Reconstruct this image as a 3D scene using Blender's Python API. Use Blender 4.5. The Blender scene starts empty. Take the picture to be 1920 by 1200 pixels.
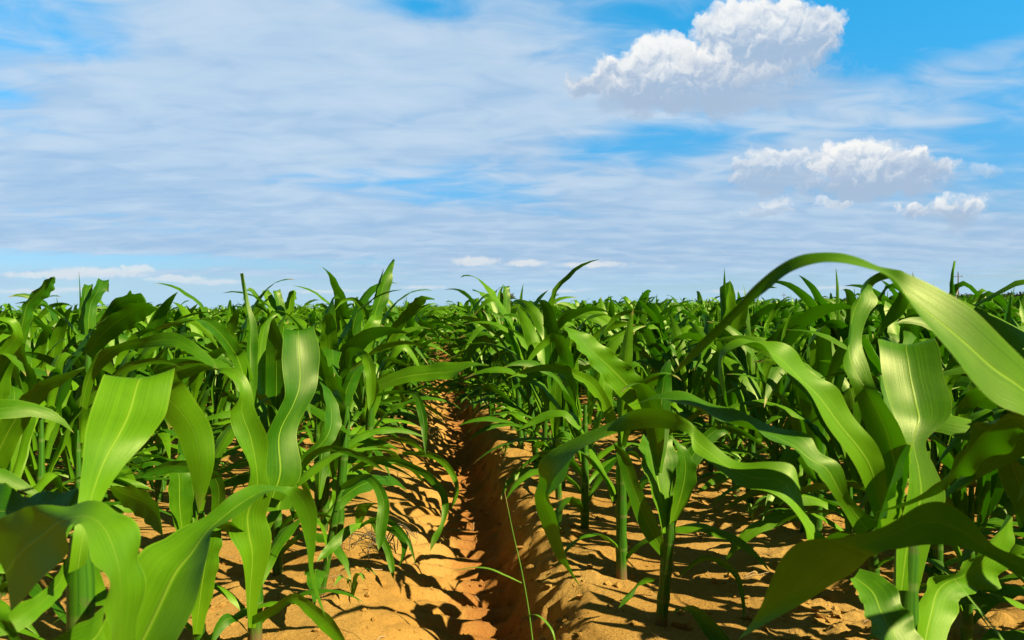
import bpy, math, random
import numpy as np
from mathutils import Matrix, Vector

scene = bpy.context.scene
R = math.radians

# ------------------------------------------------------------------ camera, sky, sun, exposure
CAM = Vector((0.0, 0.0, 0.75))
F_PX, W_PX, H_PX = 1493.3, 1920.0, 1200.0
VPX = 825.0                                    # where the crop rows meet on the horizon
YAW, PITCH, ROLL = math.atan((960 - VPX) / F_PX), R(1.0), R(-0.75)
CAM_ROT = Matrix.Rotation(-YAW, 4, 'Z') @ Matrix.Rotation(R(90) - PITCH, 4, 'X') @ Matrix.Rotation(ROLL, 4, 'Z')
cam_data = bpy.data.cameras.new('camera')
cam_data.sensor_width, cam_data.lens = 36.0, 28.0
cam_data.clip_start, cam_data.clip_end = 0.02, 6000.0
cam_data.dof.use_dof = True
cam_data.dof.focus_distance = 2.2
cam_data.dof.aperture_fstop = 14.0
cam = bpy.data.objects.new('camera', cam_data)
scene.collection.objects.link(cam)
cam.matrix_world = Matrix.Translation(CAM) @ CAM_ROT
scene.camera = cam

SUN_EL, SUN_AZ = R(38), R(121)                 # azimuth clockwise from +Y: right of and behind the camera
sun_dir = Vector((math.sin(SUN_AZ) * math.cos(SUN_EL), math.cos(SUN_AZ) * math.cos(SUN_EL), math.sin(SUN_EL)))
sun_data = bpy.data.lights.new('sun', 'SUN')
sun_data.energy, sun_data.angle, sun_data.color = 5.0, R(0.5), (1.0, 0.92, 0.74)
sun = bpy.data.objects.new('sun', sun_data)
scene.collection.objects.link(sun)
sun.rotation_euler = sun_dir.to_track_quat('Z', 'Y').to_euler()

vs = scene.view_settings
vs.view_transform, vs.look, vs.exposure, vs.gamma, vs.use_curve_mapping = 'Standard', 'None', 1.0, 1.0, False

def ray(px, py):
    v = Vector(((px - W_PX / 2) / F_PX, (H_PX / 2 - py) / F_PX, -1.0))
    return (CAM_ROT.to_3x3() @ v).normalized()

def at(px, py, d):
    """the point seen at photo pixel (px, py) at a distance d along the rows"""
    r = ray(px, py)
    return CAM + r * (d / r.y)

def azel(px, py):
    r = ray(px, py)
    return math.atan2(r.x, r.y), math.asin(r.z)

class NT:
    """small helper to wire node trees"""
    def __init__(self, tree): self.t = tree
    def n(self, kind, **kw):
        nd = self.t.nodes.new(kind)
        for k, v in kw.items():
            setattr(nd, k, v)
        return nd
    def put(self, sock, v):
        if isinstance(v, bpy.types.NodeSocket): self.t.links.new(v, sock)
        elif v is not None: sock.default_value = v
    def m(self, op, a, b=None, c=None, clamp=False):
        nd = self.n('ShaderNodeMath', operation=op, use_clamp=clamp)
        for s, v in zip(nd.inputs, (a, b, c)): self.put(s, v)
        return nd.outputs[0]
    def v(self, op, a, b=None, scale=None):
        nd = self.n('ShaderNodeVectorMath', operation=op)
        self.put(nd.inputs[0], a); self.put(nd.inputs[1], b)
        if scale is not None: self.put(nd.inputs['Scale'], scale)
        return nd.outputs['Value'] if op in ('DOT_PRODUCT', 'LENGTH') else nd.outputs[0]
    def xyz(self, x, y, z):
        nd = self.n('ShaderNodeCombineXYZ')
        for s, v in zip(nd.inputs, (x, y, z)): self.put(s, v)
        return nd.outputs[0]
    def sep(self, a):
        nd = self.n('ShaderNodeSeparateXYZ'); self.put(nd.inputs[0], a); return nd.outputs
    def noise(self, vec, scale, detail=4, rough=0.55, dist=0.0, dim='3D'):
        nd = self.n('ShaderNodeTexNoise', noise_dimensions=dim)
        self.put(nd.inputs['Vector'], vec); self.put(nd.inputs['Scale'], scale)
        nd.inputs['Detail'].default_value = detail; nd.inputs['Roughness'].default_value = rough
        nd.inputs['Distortion'].default_value = dist
        return nd.outputs['Fac']
    def step(self, x, lo, hi):
        nd = self.n('ShaderNodeMapRange', interpolation_type='SMOOTHSTEP')
        self.put(nd.inputs[0], x); self.put(nd.inputs[1], lo); self.put(nd.inputs[2], hi)
        nd.inputs[3].default_value = 0.0; nd.inputs[4].default_value = 1.0
        return nd.outputs[0]
    def mix(self, f, a, b):
        nd = self.n('ShaderNodeMix', data_type='RGBA')
        self.put(nd.inputs[0], f); self.put(nd.inputs[6], a); self.put(nd.inputs[7], b)
        return nd.outputs[2]

def rgb(r, g, b): return (r, g, b, 1.0)

def make_world():
    w = bpy.data.worlds.new('World'); scene.world = w; w.use_nodes = True
    w.cycles.sampling_method = 'MANUAL'; w.cycles.sample_map_resolution = 512
    t = NT(w.node_tree); t.t.nodes.clear()
    sky = t.n('ShaderNodeTexSky', sky_type='NISHITA', sun_disc=False, sun_elevation=SUN_EL, sun_rotation=SUN_AZ,
              air_density=1.0, dust_density=0.3, ozone_density=2.0)
    d = t.v('NORMALIZE', t.n('ShaderNodeTexCoord').outputs['Generated'])
    x, y, z = t.sep(d)
    az = t.m('ARCTAN2', x, y); el = t.m('ARCSINE', z)
    p = t.xyz(az, el, 0.0)
    # clear sky: the physical sky, made deeper and more saturated as in the photograph
    deep = t.v('MULTIPLY', sky.outputs[0], (0.24, 1.74, 2.12))
    pale = t.v('MULTIPLY', sky.outputs[0], (0.62, 0.82, 1.22))
    clear = t.mix(t.step(el, -0.02, 0.40), pale, deep)
    milky = t.v('MULTIPLY', sky.outputs[0], (0.50, 0.38, 0.29))      # whiter, dimmer air on the sun's side
    clear = t.mix(t.m('MAXIMUM', t.step(y, 0.25, -0.35), t.step(el, 0.42, 0.75)), clear, milky)

    def blob(px, py, rx, ry, a):
        ca, ce = azel(px, py)
        q = t.v('MULTIPLY', t.v('SUBTRACT', p, (ca, ce, 0)), (F_PX / rx, F_PX / ry, 0))
        return t.m('MULTIPLY', t.m('EXPONENT', t.m('MULTIPLY', t.v('DOT_PRODUCT', q, q), -1.0)), a)

    # thin streaked sheet of high cloud, on a plane far overhead
    zz = t.m('ADD', t.m('MAXIMUM', z, 0.0), 0.15)
    q = t.xyz(t.m('DIVIDE', x, zz), t.m('DIVIDE', y, zz), 0.0)
    n1 = t.noise(t.v('MULTIPLY', q, (0.8, 1.3, 1)), 0.9, 4, 0.55, 0.5, '2D')
    n2 = t.noise(t.v('MULTIPLY', q, (1.0, 1.6, 1)), 4.4, 6, 0.52, 0.45, '2D')
    n3 = t.noise(t.v('MULTIPLY', q, (0.6, 2.4, 1)), 1.9, 4, 0.5, 0.2, '2D')
    base = None
    for b in [(420, 200, 760, 300, .62), (160, 420, 560, 90, .35), (1250, 420, 460, 90, .55), (1750, 440, 380, 80, .45),
              (1050, 180, 190, 130, .40), (1560, 235, 330, 50, .48), (1880, 110, 200, 40, .42), (1500, 170, 190, 60, .38),
              (760, 10, 120, 22, -.45), (1000, 75, 60, 25, -.1), (870, 374, 190, 34, -.50), (1290, 262, 200, 26, -.38), (200, 100, 90, 18, -.12),
              (10, 180, 50, 14, -.3), (300, 492, 420, 16, -.62), (1150, 30, 130, 30, -.22), (1720, 130, 230, 55, -.16),
              (1740, 12, 240, 46, -.3), (480, 378, 70, 8, -.15), (960, 500, 400, 30, .25), (1400, 505, 500, 25, .2), (1080, 400, 110, 10, -.3)]:
        v = blob(*b)
        base = v if base is None else t.m('ADD', base, v)
    cov = t.m('ADD', base, t.m('ADD', t.m('MULTIPLY', t.m('SUBTRACT', n1, 0.5), 1.35), t.m('MULTIPLY', t.m('SUBTRACT', n2, 0.5), 0.55)))
    front = t.step(y, 0.1, 0.7)                 # the cloud field lies ahead; behind the viewer the sky is clear
    cov = t.m('MULTIPLY', t.m('MULTIPLY', t.step(cov, 0.02, 0.55), 0.95), front)
    cov = t.m('MULTIPLY', t.m('MULTIPLY', cov, 0.94), t.step(el, 0.55, 0.35))
    tone = t.m('ADD', t.m('MULTIPLY', n2, 0.6), t.m('MULTIPLY', n3, 0.6))
    tone = t.m('ADD', tone, t.m('MULTIPLY', t.step(el, 0.05, 0.26), 0.16))
    tone = t.step(tone, 0.34, 1.04)
    sheet_col = t.mix(tone, rgb(3.55, 5.3, 7.6), rgb(6.0, 7.25, 8.6))
    col = t.mix(cov, clear, sheet_col)
    col = t.mix(t.m('MULTIPLY', t.step(el, 0.06, 0.0), 0.85), col, rgb(4.4, 6.9, 8.8))   # pale air along the horizon

    # heaped clouds: layers of soft blobs roughened by noise, white crowns over grey bases
    def warp(scale, detail, rough, amp):
        wn = t.n('ShaderNodeTexNoise', noise_dimensions='2D'); t.put(wn.inputs['Vector'], p); wn.inputs['Scale'].default_value = scale
        wn.inputs['Detail'].default_value = detail; wn.inputs['Roughness'].default_value = rough
        return t.v('ADD', p, t.v('MULTIPLY', t.v('SUBTRACT', wn.outputs['Color'], (0.5, 0.5, 0.5)), amp))
    wp = warp(33.0, 6, 0.55, (0.046, 0.038, 0))
    wl = warp(60.0, 5, 0.60, (0.030, 0.007, 0))
    bil = t.noise(wp, 60.0, 5, 0.55, 0.0, '2D')
    bil2 = t.noise(t.v('ADD', wp, (-0.0035, 0.0075, 0)), 60.0, 3, 0.55, 0.0, '2D')
    relief = t.m('SUBTRACT', bil, bil2)
    def heap(col, blobs, top, bottom, alpha=0.93, vec=wp, fade=None, white=(9.9, 9.8, 9.5), grey=(4.0, 5.2, 6.9), soft=(0.34, 0.66)):
        F = None
        for px, py, rx, ry in blobs:
            ca, ce = azel(px, py)
            q = t.v('MULTIPLY', t.v('SUBTRACT', vec, (ca, ce, 0)), (F_PX / rx, F_PX / ry, 0))
            f = t.m('SUBTRACT', 1.0, t.v('LENGTH', q))
            F = f if F is None else t.m('MAXIMUM', F, f)
        cx = sum(q[0] for q in blobs) / len(blobs)
        e1, e0 = azel(cx, top)[1], azel(cx, bottom)[1]
        hgt = t.m('DIVIDE', t.m('SUBTRACT', el, e0), e1 - e0)                 # 0 at the base, 1 at the crown
        wid = t.m('ADD', soft[1], t.m('MULTIPLY', t.step(hgt, 0.05, 0.6), soft[0] - soft[1]))
        al = t.step(t.m('ADD', F, t.m('MULTIPLY', t.m('SUBTRACT', bil, 0.5), 0.5)), 0.0, wid)
        lit = t.m('ADD', t.m('ADD', t.m('MULTIPLY', hgt, 1.12), -0.14), t.m('MULTIPLY', relief, 0.85))
        lit = t.m('SUBTRACT', lit, t.m('MULTIPLY', t.m('MINIMUM', F, 0.6), 0.25))
        lit = t.step(lit, 0.0, 0.95)
        if fade: al = t.m('MULTIPLY', al, t.m('ADD', 1.0, t.m('MULTIPLY', t.step(az, azel(fade[0], 150)[0], azel(fade[1], 150)[0]), -fade[2])))
        return t.mix(t.m('MULTIPLY', t.m('MULTIPLY', al, front), alpha), col, t.mix(lit, rgb(*grey), rgb(*white)))
    col = heap(col, [(1352, 66, 60, 56), (1400, 52, 78, 60), (1455, 46, 80, 52), (1525, 50, 60, 42), (1430, 92, 150, 46), (1510, 92, 74, 44), (1340, 110, 90, 36), (1420, 125, 160, 40)], -5, 150)
    col = heap(col, [(1118, 160, 66, 30), (1172, 142, 66, 42), (1232, 120, 64, 56), (1262, 104, 46, 46), (1300, 140, 90, 48), (1205, 178, 100, 34), (1390, 160, 120, 44), (1500, 165, 130, 40), (1240, 192, 150, 30), (1380, 185, 160, 40)],
               75, 212, fade=(1330, 1620, 0.75))
    col = heap(col, [(1400, 325, 40, 32), (1440, 312, 56, 40), (1500, 312, 56, 40), (1450, 345, 90, 22)], 268, 358, 0.75)
    col = heap(col, [(1570, 305, 50, 42), (1610, 300, 60, 44), (1655, 315, 70, 42), (1715, 330, 76, 38), (1640, 348, 160, 34)], 258, 376, 0.93)
    col = heap(col, [(1455, 379, 34, 15), (1440, 402, 44, 10), (1575, 379, 44, 9)], 365, 425, 0.55, soft=(0.5, 0.9))
    col = heap(col, [(1795, 398, 52, 32), (1722, 396, 34, 18)], 366, 424, 0.85, soft=(0.35, 0.8))
    col = heap(col, [(1841, 323, 30, 17)], 302, 350, 0.40, soft=(0.7, 1.0))
    col = heap(col, [(95, 516, 80, 8), (190, 511, 100, 11), (255, 505, 36, 9), (330, 523, 70, 8), (405, 529, 70, 7), (890, 490, 60, 12), (985, 494, 50, 8), (1110, 496, 80, 8),
                     (60, 546, 80, 6), (140, 543, 60, 6), (610, 546, 100, 5), (790, 539, 70, 5), (1050, 545, 80, 5), (1360, 547, 60, 5), (1560, 540, 60, 5)], 485, 560, 0.6, vec=wl,
               white=(9.0, 8.9, 8.5), grey=(7.6, 8.0, 8.5), soft=(0.6, 1.0))
    bg = t.n('ShaderNodeBackground'); t.put(bg.inputs[0], col); bg.inputs[1].default_value = 0.05
    out = t.n('ShaderNodeOutputWorld'); t.put(out.inputs[0], bg.outputs[0])
make_world()

# ------------------------------------------------------------------ materials
def new_mat(name):
    m = bpy.data.materials.new(name); m.use_nodes = True
    t = NT(m.node_tree); t.t.nodes.clear()
    out = t.n('ShaderNodeOutputMaterial')
    return m, t, out

def leaf_material(name, dark, light, rib, trans, gloss=0.36, bump=0.5):
    m, t, out = new_mat(name)
    uv = t.n('ShaderNodeUVMap').outputs[0]; u, v, _ = t.sep(uv)
    geo = t.n('ShaderNodeNewGeometry'); pos = geo.outputs['Position']
    oi = t.n('ShaderNodeObjectInfo'); inst = oi.outputs['Random']; age = t.sep(oi.outputs['Color'])[0]
    a = t.m('ABSOLUTE', t.m('SUBTRACT', u, 0.5))
    midrib = t.step(a, t.m('ADD', 0.012, t.m('MULTIPLY', t.step(v, 0.8, 0.0), 0.026)), 0.004)
    margin = t.step(a, 0.468, 0.497)
    vein = t.noise(t.xyz(t.m('MULTIPLY', u, 46.0), t.m('MULTIPLY', v, 1.6), t.m('MULTIPLY', inst, 20.0)), 1.0, 3, 0.6)
    vein2 = t.noise(t.xyz(t.m('MULTIPLY', u, 120.0), t.m('MULTIPLY', v, 2.5), t.m('MULTIPLY', inst, 9.0)), 1.0, 2, 0.6)
    vein = t.m('ADD', t.m('MULTIPLY', vein, 0.6), t.m('MULTIPLY', vein2, 0.4))
    patch = t.noise(pos, 9.0, 4, 0.65)
    f = t.m('ADD', t.m('MULTIPLY', vein, 0.75), t.m('MULTIPLY', patch, 0.50))
    f = t.m('ADD', f, t.m('SUBTRACT', t.m('MULTIPLY', inst, 0.40), 0.325))
    f = t.m('ADD', f, t.m('MULTIPLY', t.step(v, 0.35, 0.0), 0.22))
    f = t.step(f, 0.22, 0.86)
    col = t.mix(f, rgb(*dark), rgb(*light))
    col = t.mix(t.m('MULTIPLY', midrib, t.m('ADD', 0.30, t.m('MULTIPLY', t.step(v, 0.95, 0.3), 0.6))), col, rgb(*rib))
    col = t.mix(t.m('MULTIPLY', margin, 0.4), col, rgb(*rib))
    speck = t.noise(pos, 420.0, 1, 0.5)
    col = t.mix(t.m('MULTIPLY', t.step(speck, 0.74, 0.80), 0.35), col, rgb(0.30, 0.33, 0.08))
    wear = t.m('FRACT', t.m('ADD', t.m('MULTIPLY', inst, 7.3), 0.13))          # some leaves have dried tips and yellow flecks
    tip = t.m('ADD', t.m('SUBTRACT', v, t.m('ADD', 0.90, t.m('MULTIPLY', wear, 0.12))), t.m('MULTIPLY', t.m('SUBTRACT', patch, 0.5), 0.16))
    col = t.mix(t.m('MULTIPLY', t.step(tip, 0.0, 0.05), t.m('MULTIPLY', age, 0.85)), col, rgb(0.26, 0.20, 0.05))
    fleck = t.noise(t.xyz(t.m('MULTIPLY', u, 9.0), t.m('MULTIPLY', v, 24.0), t.m('MULTIPLY', inst, 31.0)), 1.0, 3, 0.7)
    col = t.mix(t.m('MULTIPLY', t.step(fleck, 0.68, 0.76), t.m('MULTIPLY', t.m('MULTIPLY', wear, age), 0.55)), col, rgb(0.24, 0.26, 0.035))
    h = t.m('MULTIPLY', vein, 0.6)
    h = t.m('ADD', h, t.m('MULTIPLY', midrib, 0.7))
    bp = t.n('ShaderNodeBump'); bp.inputs['Strength'].default_value = bump; bp.inputs['Distance'].default_value = 0.0011
    t.put(bp.inputs['Height'], h)
    df = t.n('ShaderNodeBsdfDiffuse'); t.put(df.inputs['Color'], col); t.put(df.inputs['Normal'], bp.outputs[0])
    tr = t.n('ShaderNodeBsdfTranslucent')
    t.put(tr.inputs[0], t.mix(midrib, rgb(*trans), rgb(trans[0] * 1.5, trans[1] * 1.1, trans[2] * 2)))
    mx = t.n('ShaderNodeMixShader'); mx.inputs[0].default_value = 0.17
    t.put(mx.inputs[1], df.outputs[0]); t.put(mx.inputs[2], tr.outputs[0])
    gl = t.n('ShaderNodeBsdfAnisotropic'); gl.inputs['Color'].default_value = (1.0, 0.98, 0.45, 1.0)
    t.put(gl.inputs['Roughness'], t.m('ADD', gloss, t.m('MULTIPLY', patch, 0.16))); t.put(gl.inputs['Normal'], bp.outputs[0])
    lw = t.n('ShaderNodeLayerWeight'); lw.inputs['Blend'].default_value = 0.25
    m2 = t.n('ShaderNodeMixShader'); t.put(m2.inputs[0], t.m('ADD', 0.024, t.m('MULTIPLY', lw.outputs['Facing'], 0.07)))
    t.put(m2.inputs[1], mx.outputs[0]); t.put(m2.inputs[2], gl.outputs[0]); t.put(out.inputs[0], m2.outputs[0])
    return m

LEAF = leaf_material('corn_leaf', (0.015, 0.085, 0.0006), (0.096, 0.230, 0.0018), (0.18, 0.30, 0.015), (0.085, 0.36, 0.001))
GRASS = leaf_material('grass_blade', (0.07, 0.20, 0.012), (0.14, 0.28, 0.02), (0.2, 0.32, 0.05), (0.2, 0.36, 0.02))

def stalk_material():
    m, t, out = new_mat('corn_stalk')
    uv = t.n('ShaderNodeUVMap').outputs[0]; u, v, _ = t.sep(uv)
    pos = t.n('ShaderNodeNewGeometry').outputs['Position']
    n = t.noise(t.xyz(t.m('MULTIPLY', u, 30.0), t.m('MULTIPLY', v, 2.0), 0), 1.0, 3)
    col = t.mix(t.step(n, 0.3, 0.7), rgb(0.018, 0.080, 0.002), rgb(0.050, 0.150, 0.004))
    col = t.mix(t.step(v, 0.16, 0.0), col, rgb(0.13, 0.12, 0.035))
    col = t.mix(t.m('MULTIPLY', t.step(v, 0.13, 0.05), 0.7), col, rgb(0.17, 0.075, 0.035))
    fr = t.m('FRACT', t.m('ADD', t.m('MULTIPLY', v, 4.6667), 0.5)); ring = t.step(t.m('ABSOLUTE', t.m('SUBTRACT', fr, 0.5)), 0.07, 0.02)
    col = t.mix(t.m('MULTIPLY', ring, 0.5), col, rgb(0.12, 0.18, 0.03))
    edge = t.step(t.m('ABSOLUTE', t.m('SUBTRACT', t.m('FRACT', t.m('ADD', u, t.m('MULTIPLY', v, 0.35))), 0.5)), 0.02, 0.008)
    col = t.mix(t.m('MULTIPLY', edge, 0.6), col, rgb(0.10, 0.19, 0.02))
    col = t.mix(t.m('MULTIPLY', t.step(t.noise(pos, 40.0, 3), 0.58, 0.68), 0.35), col, rgb(0.10, 0.07, 0.03))
    bp = t.n('ShaderNodeBump'); bp.inputs['Strength'].default_value = 0.4; bp.inputs['Distance'].default_value = 0.001
    t.put(bp.inputs['Height'], n)
    pb = t.n('ShaderNodeBsdfPrincipled'); t.put(pb.inputs['Base Color'], col); pb.inputs['Roughness'].default_value = 0.5; pb.inputs['Specular IOR Level'].default_value = 0.2
    t.put(pb.inputs['Normal'], bp.outputs[0]); t.put(out.inputs[0], pb.outputs[0])
    return m
STALK = stalk_material()

def soil_material():
    m, t, out = new_mat('sandy_soil')
    pos = t.n('ShaderNodeNewGeometry').outputs['Position']
    a = t.noise(pos, 1.3, 5, 0.6); b = t.noise(pos, 24.0, 5, 0.65); c = t.noise(pos, 150.0, 3, 0.6)
    col = t.mix(t.step(a, 0.3, 0.72), rgb(0.43, 0.216, 0.034), rgb(0.52, 0.302, 0.066))
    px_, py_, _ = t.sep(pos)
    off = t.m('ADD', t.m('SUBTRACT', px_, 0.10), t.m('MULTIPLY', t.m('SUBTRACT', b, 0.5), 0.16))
    rut_tint = t.m('MULTIPLY', t.step(off, -0.12, 0.0), t.step(off, 0.18, 0.08))           # redder, darker soil colour in a band along the rut
    col = t.mix(t.m('MULTIPLY', rut_tint, 0.75), col, rgb(0.34, 0.118, 0.022))
    col = t.mix(t.m('MULTIPLY', t.step(b, 0.56, 0.72), 0.4), col, rgb(0.27, 0.11, 0.016))
    col = t.mix(t.m('MULTIPLY', t.step(c, 0.60, 0.70), 0.65), col, rgb(0.17, 0.075, 0.022))
    col = t.mix(t.m('MULTIPLY', t.step(c, 0.36, 0.28), 0.35), col, rgb(0.68, 0.42, 0.16))
    fine = t.noise(pos, 420.0, 3, 0.7); mid = t.noise(pos, 70.0, 5, 0.68)
    h = t.m('ADD', t.m('MULTIPLY', fine, 0.45), mid)
    bp = t.n('ShaderNodeBump'); bp.inputs['Strength'].default_value = 0.85; bp.inputs['Distance'].default_value = 0.011
    t.put(bp.inputs['Height'], h)
    pb = t.n('ShaderNodeBsdfPrincipled'); t.put(pb.inputs['Base Color'], col); pb.inputs['Roughness'].default_value = 0.95
    pb.inputs['Specular IOR Level'].default_value = 0.15
    t.put(pb.inputs['Normal'], bp.outputs[0]); t.put(out.inputs[0], pb.outputs[0])
    return m
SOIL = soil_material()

def plain(name, c0, c1, scale, rough=0.8):
    m, t, out = new_mat(name)
    pos = t.n('ShaderNodeNewGeometry').outputs['Position']
    pb = t.n('ShaderNodeBsdfPrincipled')
    t.put(pb.inputs['Base Color'], t.mix(t.step(t.noise(pos, scale, 4), 0.3, 0.7), rgb(*c0), rgb(*c1)))
    pb.inputs['Roughness'].default_value = rough; t.put(out.inputs[0], pb.outputs[0])
    return m
WOOD = plain('weathered_wood', (0.06, 0.05, 0.045), (0.14, 0.12, 0.10), 3.0)
STEEL = plain('dull_steel', (0.12, 0.12, 0.13), (0.2, 0.2, 0.2), 5.0, 0.5)
PALE = plain('pale_paint', (0.55, 0.53, 0.42), (0.68, 0.66, 0.55), 2.0)
CROWN = plain('tree_foliage', (0.035, 0.055, 0.012), (0.08, 0.085, 0.02), 2.0)
WOODS = plain('woods_foliage', (0.022, 0.045, 0.016), (0.045, 0.075, 0.022), 0.3)
BARK = plain('bark', (0.07, 0.05, 0.035), (0.13, 0.10, 0.07), 6.0)
DRY = plain('dry_stem', (0.05, 0.045, 0.02), (0.14, 0.10, 0.045), 30.0)
STRAW = plain('straw', (0.42, 0.27, 0.11), (0.6, 0.42, 0.2), 60.0)

# ------------------------------------------------------------------ objects and tags
COL = scene.collection
def tag(o, label=None, cat=None, group=None, kind=None):
    for k, v in (('label', label), ('category', cat), ('group', group), ('kind', kind)):
        if v: o[k] = v
    return o
def empty(name, loc):
    o = bpy.data.objects.new(name, None); o.location = loc; o.empty_display_size = 0.05; COL.objects.link(o); return o
def mesh_obj(name, V, F, mat, parent=None, UV=None, smooth=True, origin=None):
    """one mesh object from arrays; F is an (n, 4) array of quads (or 3 for triangles); UV is per vertex"""
    V = np.asarray(V, dtype=np.float32).reshape(-1, 3); F = np.asarray(F, dtype=np.int32)
    if origin is not None: V = V - np.asarray(origin, dtype=np.float32)
    me = bpy.data.meshes.new(name); k = F.shape[1]
    me.vertices.add(len(V)); me.vertices.foreach_set('co', V.ravel())
    me.loops.add(F.size); me.loops.foreach_set('vertex_index', F.ravel())
    me.polygons.add(len(F)); me.polygons.foreach_set('loop_start', np.arange(0, F.size, k, dtype=np.int32))
    me.polygons.foreach_set('loop_total', np.full(len(F), k, dtype=np.int32))
    me.polygons.foreach_set('use_smooth', np.full(len(F), smooth, dtype=bool))
    if UV is not None:
        l = me.uv_layers.new(name='UVMap'); l.data.foreach_set('uv', np.asarray(UV, dtype=np.float32)[F.ravel()].ravel())
    me.update(calc_edges=True); me.validate()
    me.materials.append(mat)
    o = bpy.data.objects.new(name, me); COL.objects.link(o)
    if parent is not None: o.parent = parent
    return o

def grid_faces(ns, nt):
    i = np.arange(ns - 1)[:, None] * nt + np.arange(nt - 1)[None, :]
    return np.stack([i, i + 1, i + nt + 1, i + nt], -1).reshape(-1, 4)
def grid_uv(ns, nt):
    v, u = np.meshgrid(np.linspace(0, 1, ns), np.linspace(0, 1, nt), indexing='ij')
    return np.stack([u, v], -1).reshape(-1, 2)
def join(parts):
    V, F, U, k = [], [], [], 0
    for v, f, u in parts:
        V.append(v); F.append(f + k); U.append(u); k += len(v)
    return np.concatenate(V), np.concatenate(F), np.concatenate(U)

def tube(P, rad, n=8, cap=True):
    P = np.asarray(P, float); rad = np.broadcast_to(np.asarray(rad, float), (len(P),))
    T = np.gradient(P, axis=0); T /= np.linalg.norm(T, axis=1, keepdims=True) + 1e-9
    ref = np.array([1.0, 0.13, 0.05]) if abs(T[0][0]) < 0.8 else np.array([0.1, 1.0, 0.05])
    A = np.cross(T, ref); A /= np.linalg.norm(A, axis=1, keepdims=True); B = np.cross(T, A)
    th = np.linspace(0, 2 * math.pi, n + 1)
    V = P[:, None] + rad[:, None, None] * (A[:, None] * np.cos(th)[None, :, None] + B[:, None] * np.sin(th)[None, :, None])
    return V.reshape(-1, 3), grid_faces(len(P), n + 1), grid_uv(len(P), n + 1)

def smooth_rows(A, sub):
    """Catmull-Rom through the rows of A"""
    A = np.asarray(A, float); n = len(A)
    P = np.vstack([2 * A[0] - A[1], A, 2 * A[-1] - A[-2]])
    out = []
    for i in range(1, n):
        p0, p1, p2, p3 = P[i - 1], P[i], P[i + 1], P[i + 2]
        for k in range(sub):
            t = k / sub
            out.append(0.5 * (2 * p1 + (p2 - p0) * t + (2 * p0 - 5 * p1 + 4 * p2 - p3) * t * t + (3 * p1 - p0 - 3 * p2 + p3) * t ** 3))
    out.append(A[-1]); return np.array(out)

# ------------------------------------------------------------------ value noise and the ground
def vnoise(x, y, seed=0):
    rs = np.random.RandomState(seed); tab = rs.rand(256, 256)
    xi, yi = np.floor(x).astype(int), np.floor(y).astype(int); fx, fy = x - xi, y - yi
    fx = fx * fx * (3 - 2 * fx); fy = fy * fy * (3 - 2 * fy)
    g = lambda a, b: tab[a & 255, b & 255]
    return (g(xi, yi) * (1 - fx) + g(xi + 1, yi) * fx) * (1 - fy) + (g(xi, yi + 1) * (1 - fx) + g(xi + 1, yi + 1) * fx) * fy - 0.5
def fbm(x, y, f, octs=4, seed=0, gain=0.5):
    s = np.zeros_like(x); a = 1.0
    for k in range(octs):
        s += a * vnoise(x * f + 17.3 * k, y * f + 9.1 * k, seed + k); f *= 2.03; a *= gain
    return s

ROWS_L = [-0.44 - 0.68 * k for k in range(400)]
ROWS_R = [0.50 + 0.68 * k for k in range(400)]
def track_center(y): return 0.095 + 0.012 * np.sin(y * 1.3) + 0.01 * np.sin(y * 0.47 + 1)
def ground_h(x, y, fine=True):
    x = np.asarray(x, float); y = np.asarray(y, float)
    c = x - track_center(y)
    # cross-section of the wheel track: long soft slope on the left, steep wall on the right
    prof = np.interp(c, [-0.47, -0.39, -0.31, -0.23, -0.15, -0.07, 0.03, 0.095, 0.145, 0.19, 0.235, 0.31, 0.5],
                     [0.0, 0.008, -0.006, -0.042, -0.092, -0.140, -0.168, -0.150, -0.082, -0.008, 0.022, 0.018, 0.0])
    crumble = fbm(x, y, 9.0, 4, 31, 0.6) * np.where(x > 0.12, 0.055, 0.03)
    prof2 = np.interp(c + crumble, [-0.47, -0.39, -0.31, -0.23, -0.15, -0.07, 0.03, 0.095, 0.145, 0.19, 0.235, 0.31, 0.5],
                     [0.0, 0.008, -0.006, -0.042, -0.092, -0.140, -0.168, -0.150, -0.082, -0.008, 0.022, 0.018, 0.0])
    # lug prints left by the tyre: curved ribs across the track
    inside = np.exp(-((c + 0.02) / 0.19) ** 4)
    ph = (y + 3.2 * (c + 0.02) ** 2 - 0.25 * c) / 0.105 + fbm(x, y, 3.0, 2, 71) * 0.22
    lug = (np.abs(np.sin(math.pi * ph)) ** 0.7 - 0.6) * 0.046 * inside * (0.9 + 0.5 * fbm(x, y, 6.0, 2, 81))
    near = np.clip(1.0 - np.hypot(x, y) / 60.0, 0, 1)
    low = fbm(x, y, 0.9, 3, 5) * 0.035 * near
    h = prof2 + lug + low
    if fine:
        bed = (1.0 - inside * 0.86) * np.where((x > -0.55) & (x < 0.1), 0.6, 1.0)
        rough = np.clip(fbm(x, y, 1.7, 2, 61) * 2.0 + 0.55, 0.15, 1.2)
        h = h + fbm(x, y, 8.0, 5, 11, 0.58) * 0.019 * bed * rough
        cl = np.clip(fbm(x, y, 22.0, 2, 41) - 0.10, 0, 1)
        h = h + cl * 0.040 * bed * rough
    return h * near + (1 - near) * 0.0

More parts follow.
